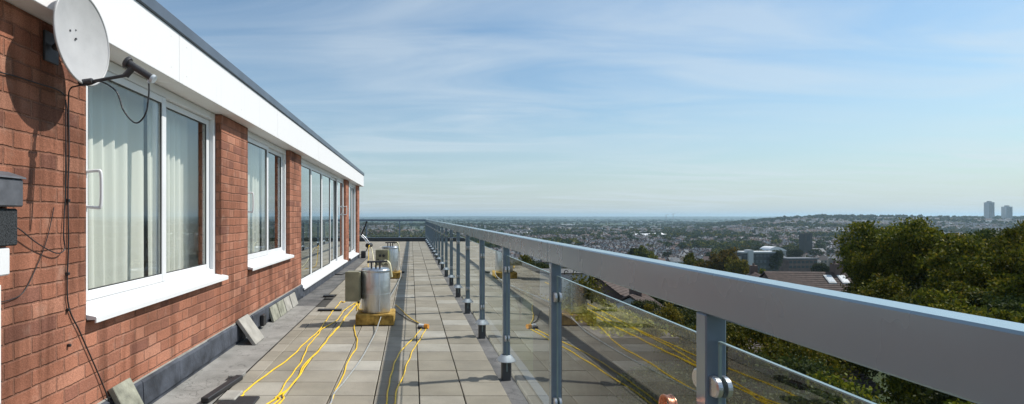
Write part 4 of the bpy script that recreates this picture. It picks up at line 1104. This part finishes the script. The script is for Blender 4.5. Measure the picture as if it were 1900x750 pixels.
C = C[(C[:, 2] > zr+.02) & (abs(C[:, 0]-p.x-.1) < 1.5) & (abs(C[:, 1]-28) < 5.9)]
o = D.objects.new('roof_moss', rawmesh('roof_moss', leaves(C, .10, np.random.default_rng(9)), len(C), [M['moss']])); COL.objects.link(o)
tag(o, 'yellow-green moss and sedum covering the lower annex roof', 'moss', kind='stuff')
C = np.random.default_rng(10).normal(size=(2600, 3))*np.array([.42, .5, .42])+np.array([p.x+.2, 29.3, zr+.75]); C = C[C[:, 2] > zr+.05]
sh = thing('shrub', 'rounded shrub growing on the annex roof before the grey plant room', 'shrub', (p.x+.2, 29.3, zr))
o = D.objects.new('foliage', rawmesh('shrub', leaves(C-np.array([p.x+.2, 29.3, zr]), .075, np.random.default_rng(11)), len(C), [M['leaf_g']])); COL.objects.link(o); o.parent = sh
MB().tube([(p.x+.2, 29.3, zr), (p.x+.22, 29.3, zr+.7)], .04, 6).build('stem', M['bark'], sh)

# ------------------------------------------------------------------ haze
HZ = 9.5e-5
mb = MB(); mb.box((-19000, -19000, -60), (19000, 19000, 75))

hm = D.materials.new('haze_air'); hm.use_nodes = True; nt = hm.node_tree; nt.nodes.remove(nt.nodes['Principled BSDF'])
pv = nt.nodes.new('ShaderNodeVolumePrincipled'); pv.inputs['Color'].default_value = (0.60, 0.84, 1.0, 1); pv.inputs['Density'].default_value = HZ
pv.inputs['Anisotropy'].default_value = 0.3
nt.links.new(pv.outputs[0], nt.nodes['Material Output'].inputs['Volume'])
hz = mb.build('haze', hm); tag(hz, 'pale blue air haze fading the far valley', 'haze', kind='stuff')

# ------------------------------------------------------------------ light, sky, camera
sd = Vector((1, .26, 1.17)).normalized()
EL = math.asin(sd.z); AZ = math.atan2(sd.x, sd.y)
L = D.lights.new('sun', 'SUN'); L.energy = 5.0; L.angle = math.radians(.53); L.color = (1, .95, .87)
lo = D.objects.new('sun', L); COL.objects.link(lo); lo.rotation_euler = (-sd).to_track_quat('-Z', 'Y').to_euler(); lo.location = (20, 5, 30)
W = D.worlds.new('World'); S.world = W; W.use_nodes = True; nt = W.node_tree; bg = nt.nodes['Background']
sky = nt.nodes.new('ShaderNodeTexSky'); sky.sky_type = 'NISHITA'; sky.sun_disc = False; sky.sun_elevation = EL; sky.sun_rotation = AZ
sky.air_density = 1.1; sky.dust_density = .9; sky.ozone_density = 1.6; sky.altitude = 60
tc = nt.nodes.new('ShaderNodeTexCoord')
sep = nt.nodes.new('ShaderNodeSeparateXYZ'); nt.links.new(tc.outputs['Generated'], sep.inputs[0])
def wm(op, a, b=0.0, c=None):
    x = nt.nodes.new('ShaderNodeMath'); x.operation = op
    for i, v in enumerate((a, b) if c is None else (a, b, c)):
        if hasattr(v, 'is_linked'): nt.links.new(v, x.inputs[i])
        else: x.inputs[i].default_value = v
    return x.outputs[0]
zz = wm('ADD', wm('MAXIMUM', sep.outputs[2], 0), .07)
u = wm('DIVIDE', sep.outputs[0], zz); v = wm('DIVIDE', sep.outputs[1], zz)
cb = nt.nodes.new('ShaderNodeCombineXYZ'); nt.links.new(u, cb.inputs[0]); nt.links.new(v, cb.inputs[1])
mp = nt.nodes.new('ShaderNodeMapping'); nt.links.new(cb.outputs[0], mp.inputs[0]); mp.inputs['Rotation'].default_value = (0, 0, .45); mp.inputs['Scale'].default_value = (.55, 1.5, 1)
n1 = nt.nodes.new('ShaderNodeTexNoise'); nt.links.new(mp.outputs[0], n1.inputs['Vector']); n1.inputs['Scale'].default_value = .9; n1.inputs['Detail'].default_value = 9; n1.inputs['Roughness'].default_value = .58; n1.inputs['Distortion'].default_value = .9
n2 = nt.nodes.new('ShaderNodeTexNoise'); nt.links.new(cb.outputs[0], n2.inputs['Vector']); n2.inputs['Scale'].default_value = .35; n2.inputs['Detail'].default_value = 3
cl = wm('MULTIPLY', wm('MULTIPLY', wm('SUBTRACT', n1.outputs[0], .39), 3.3), wm('MULTIPLY', wm('SUBTRACT', n2.outputs[0], .30), 2.4))
clm = nt.nodes.new('ShaderNodeClamp'); nt.links.new(cl, clm.inputs[0]); clm.inputs['Max'].default_value = .42
mx = nt.nodes.new('ShaderNodeMix'); mx.data_type = 'RGBA'; veil = wm('ADD', wm('MULTIPLY', wm('POWER', 2.718, wm('MULTIPLY', wm('MAXIMUM', sep.outputs[2], 0), -9.0)), .72), .10)
nt.links.new(veil, mx.inputs[0]); tn = nt.nodes.new('ShaderNodeMix'); tn.data_type = 'RGBA'; tn.blend_type = 'MULTIPLY'; tn.inputs[0].default_value = 1; tn.inputs[7].default_value = (.78, 1.04, 1.15, 1)
nt.links.new(sky.outputs[0], tn.inputs[6]); nt.links.new(tn.outputs[2], mx.inputs[6]); mx.inputs[7].default_value = (5.7, 6.15, 6.3, 1)
mc = nt.nodes.new('ShaderNodeMix'); mc.data_type = 'RGBA'; nt.links.new(clm.outputs[0], mc.inputs[0]); nt.links.new(mx.outputs[2], mc.inputs[6]); mc.inputs[7].default_value = (6.5, 7.3, 7.9, 1)
nt.links.new(mc.outputs[2], bg.inputs[0]); bg.inputs[1].default_value = .11

cam = D.cameras.new('camera'); co = D.objects.new('camera', cam); COL.objects.link(co); S.camera = co
co.location = (0, 0, CH); co.rotation_euler = (math.radians(90), 0, 0)
cam.sensor_width = 36; cam.lens = F/1900*36; cam.shift_x = (950-VX)/1900; cam.shift_y = (VY-375)/1900
cam.clip_start = .05; cam.clip_end = 40000
S.view_settings.view_transform = 'Standard'; S.view_settings.look = 'None'; S.view_settings.exposure = 0; S.view_settings.gamma = 1
S.render.engine = 'CYCLES'; S.cycles.max_bounces = 8; S.cycles.transparent_max_bounces = 16; S.cycles.volume_bounces = 0
S.render.resolution_x = 1024; S.render.resolution_y = 404
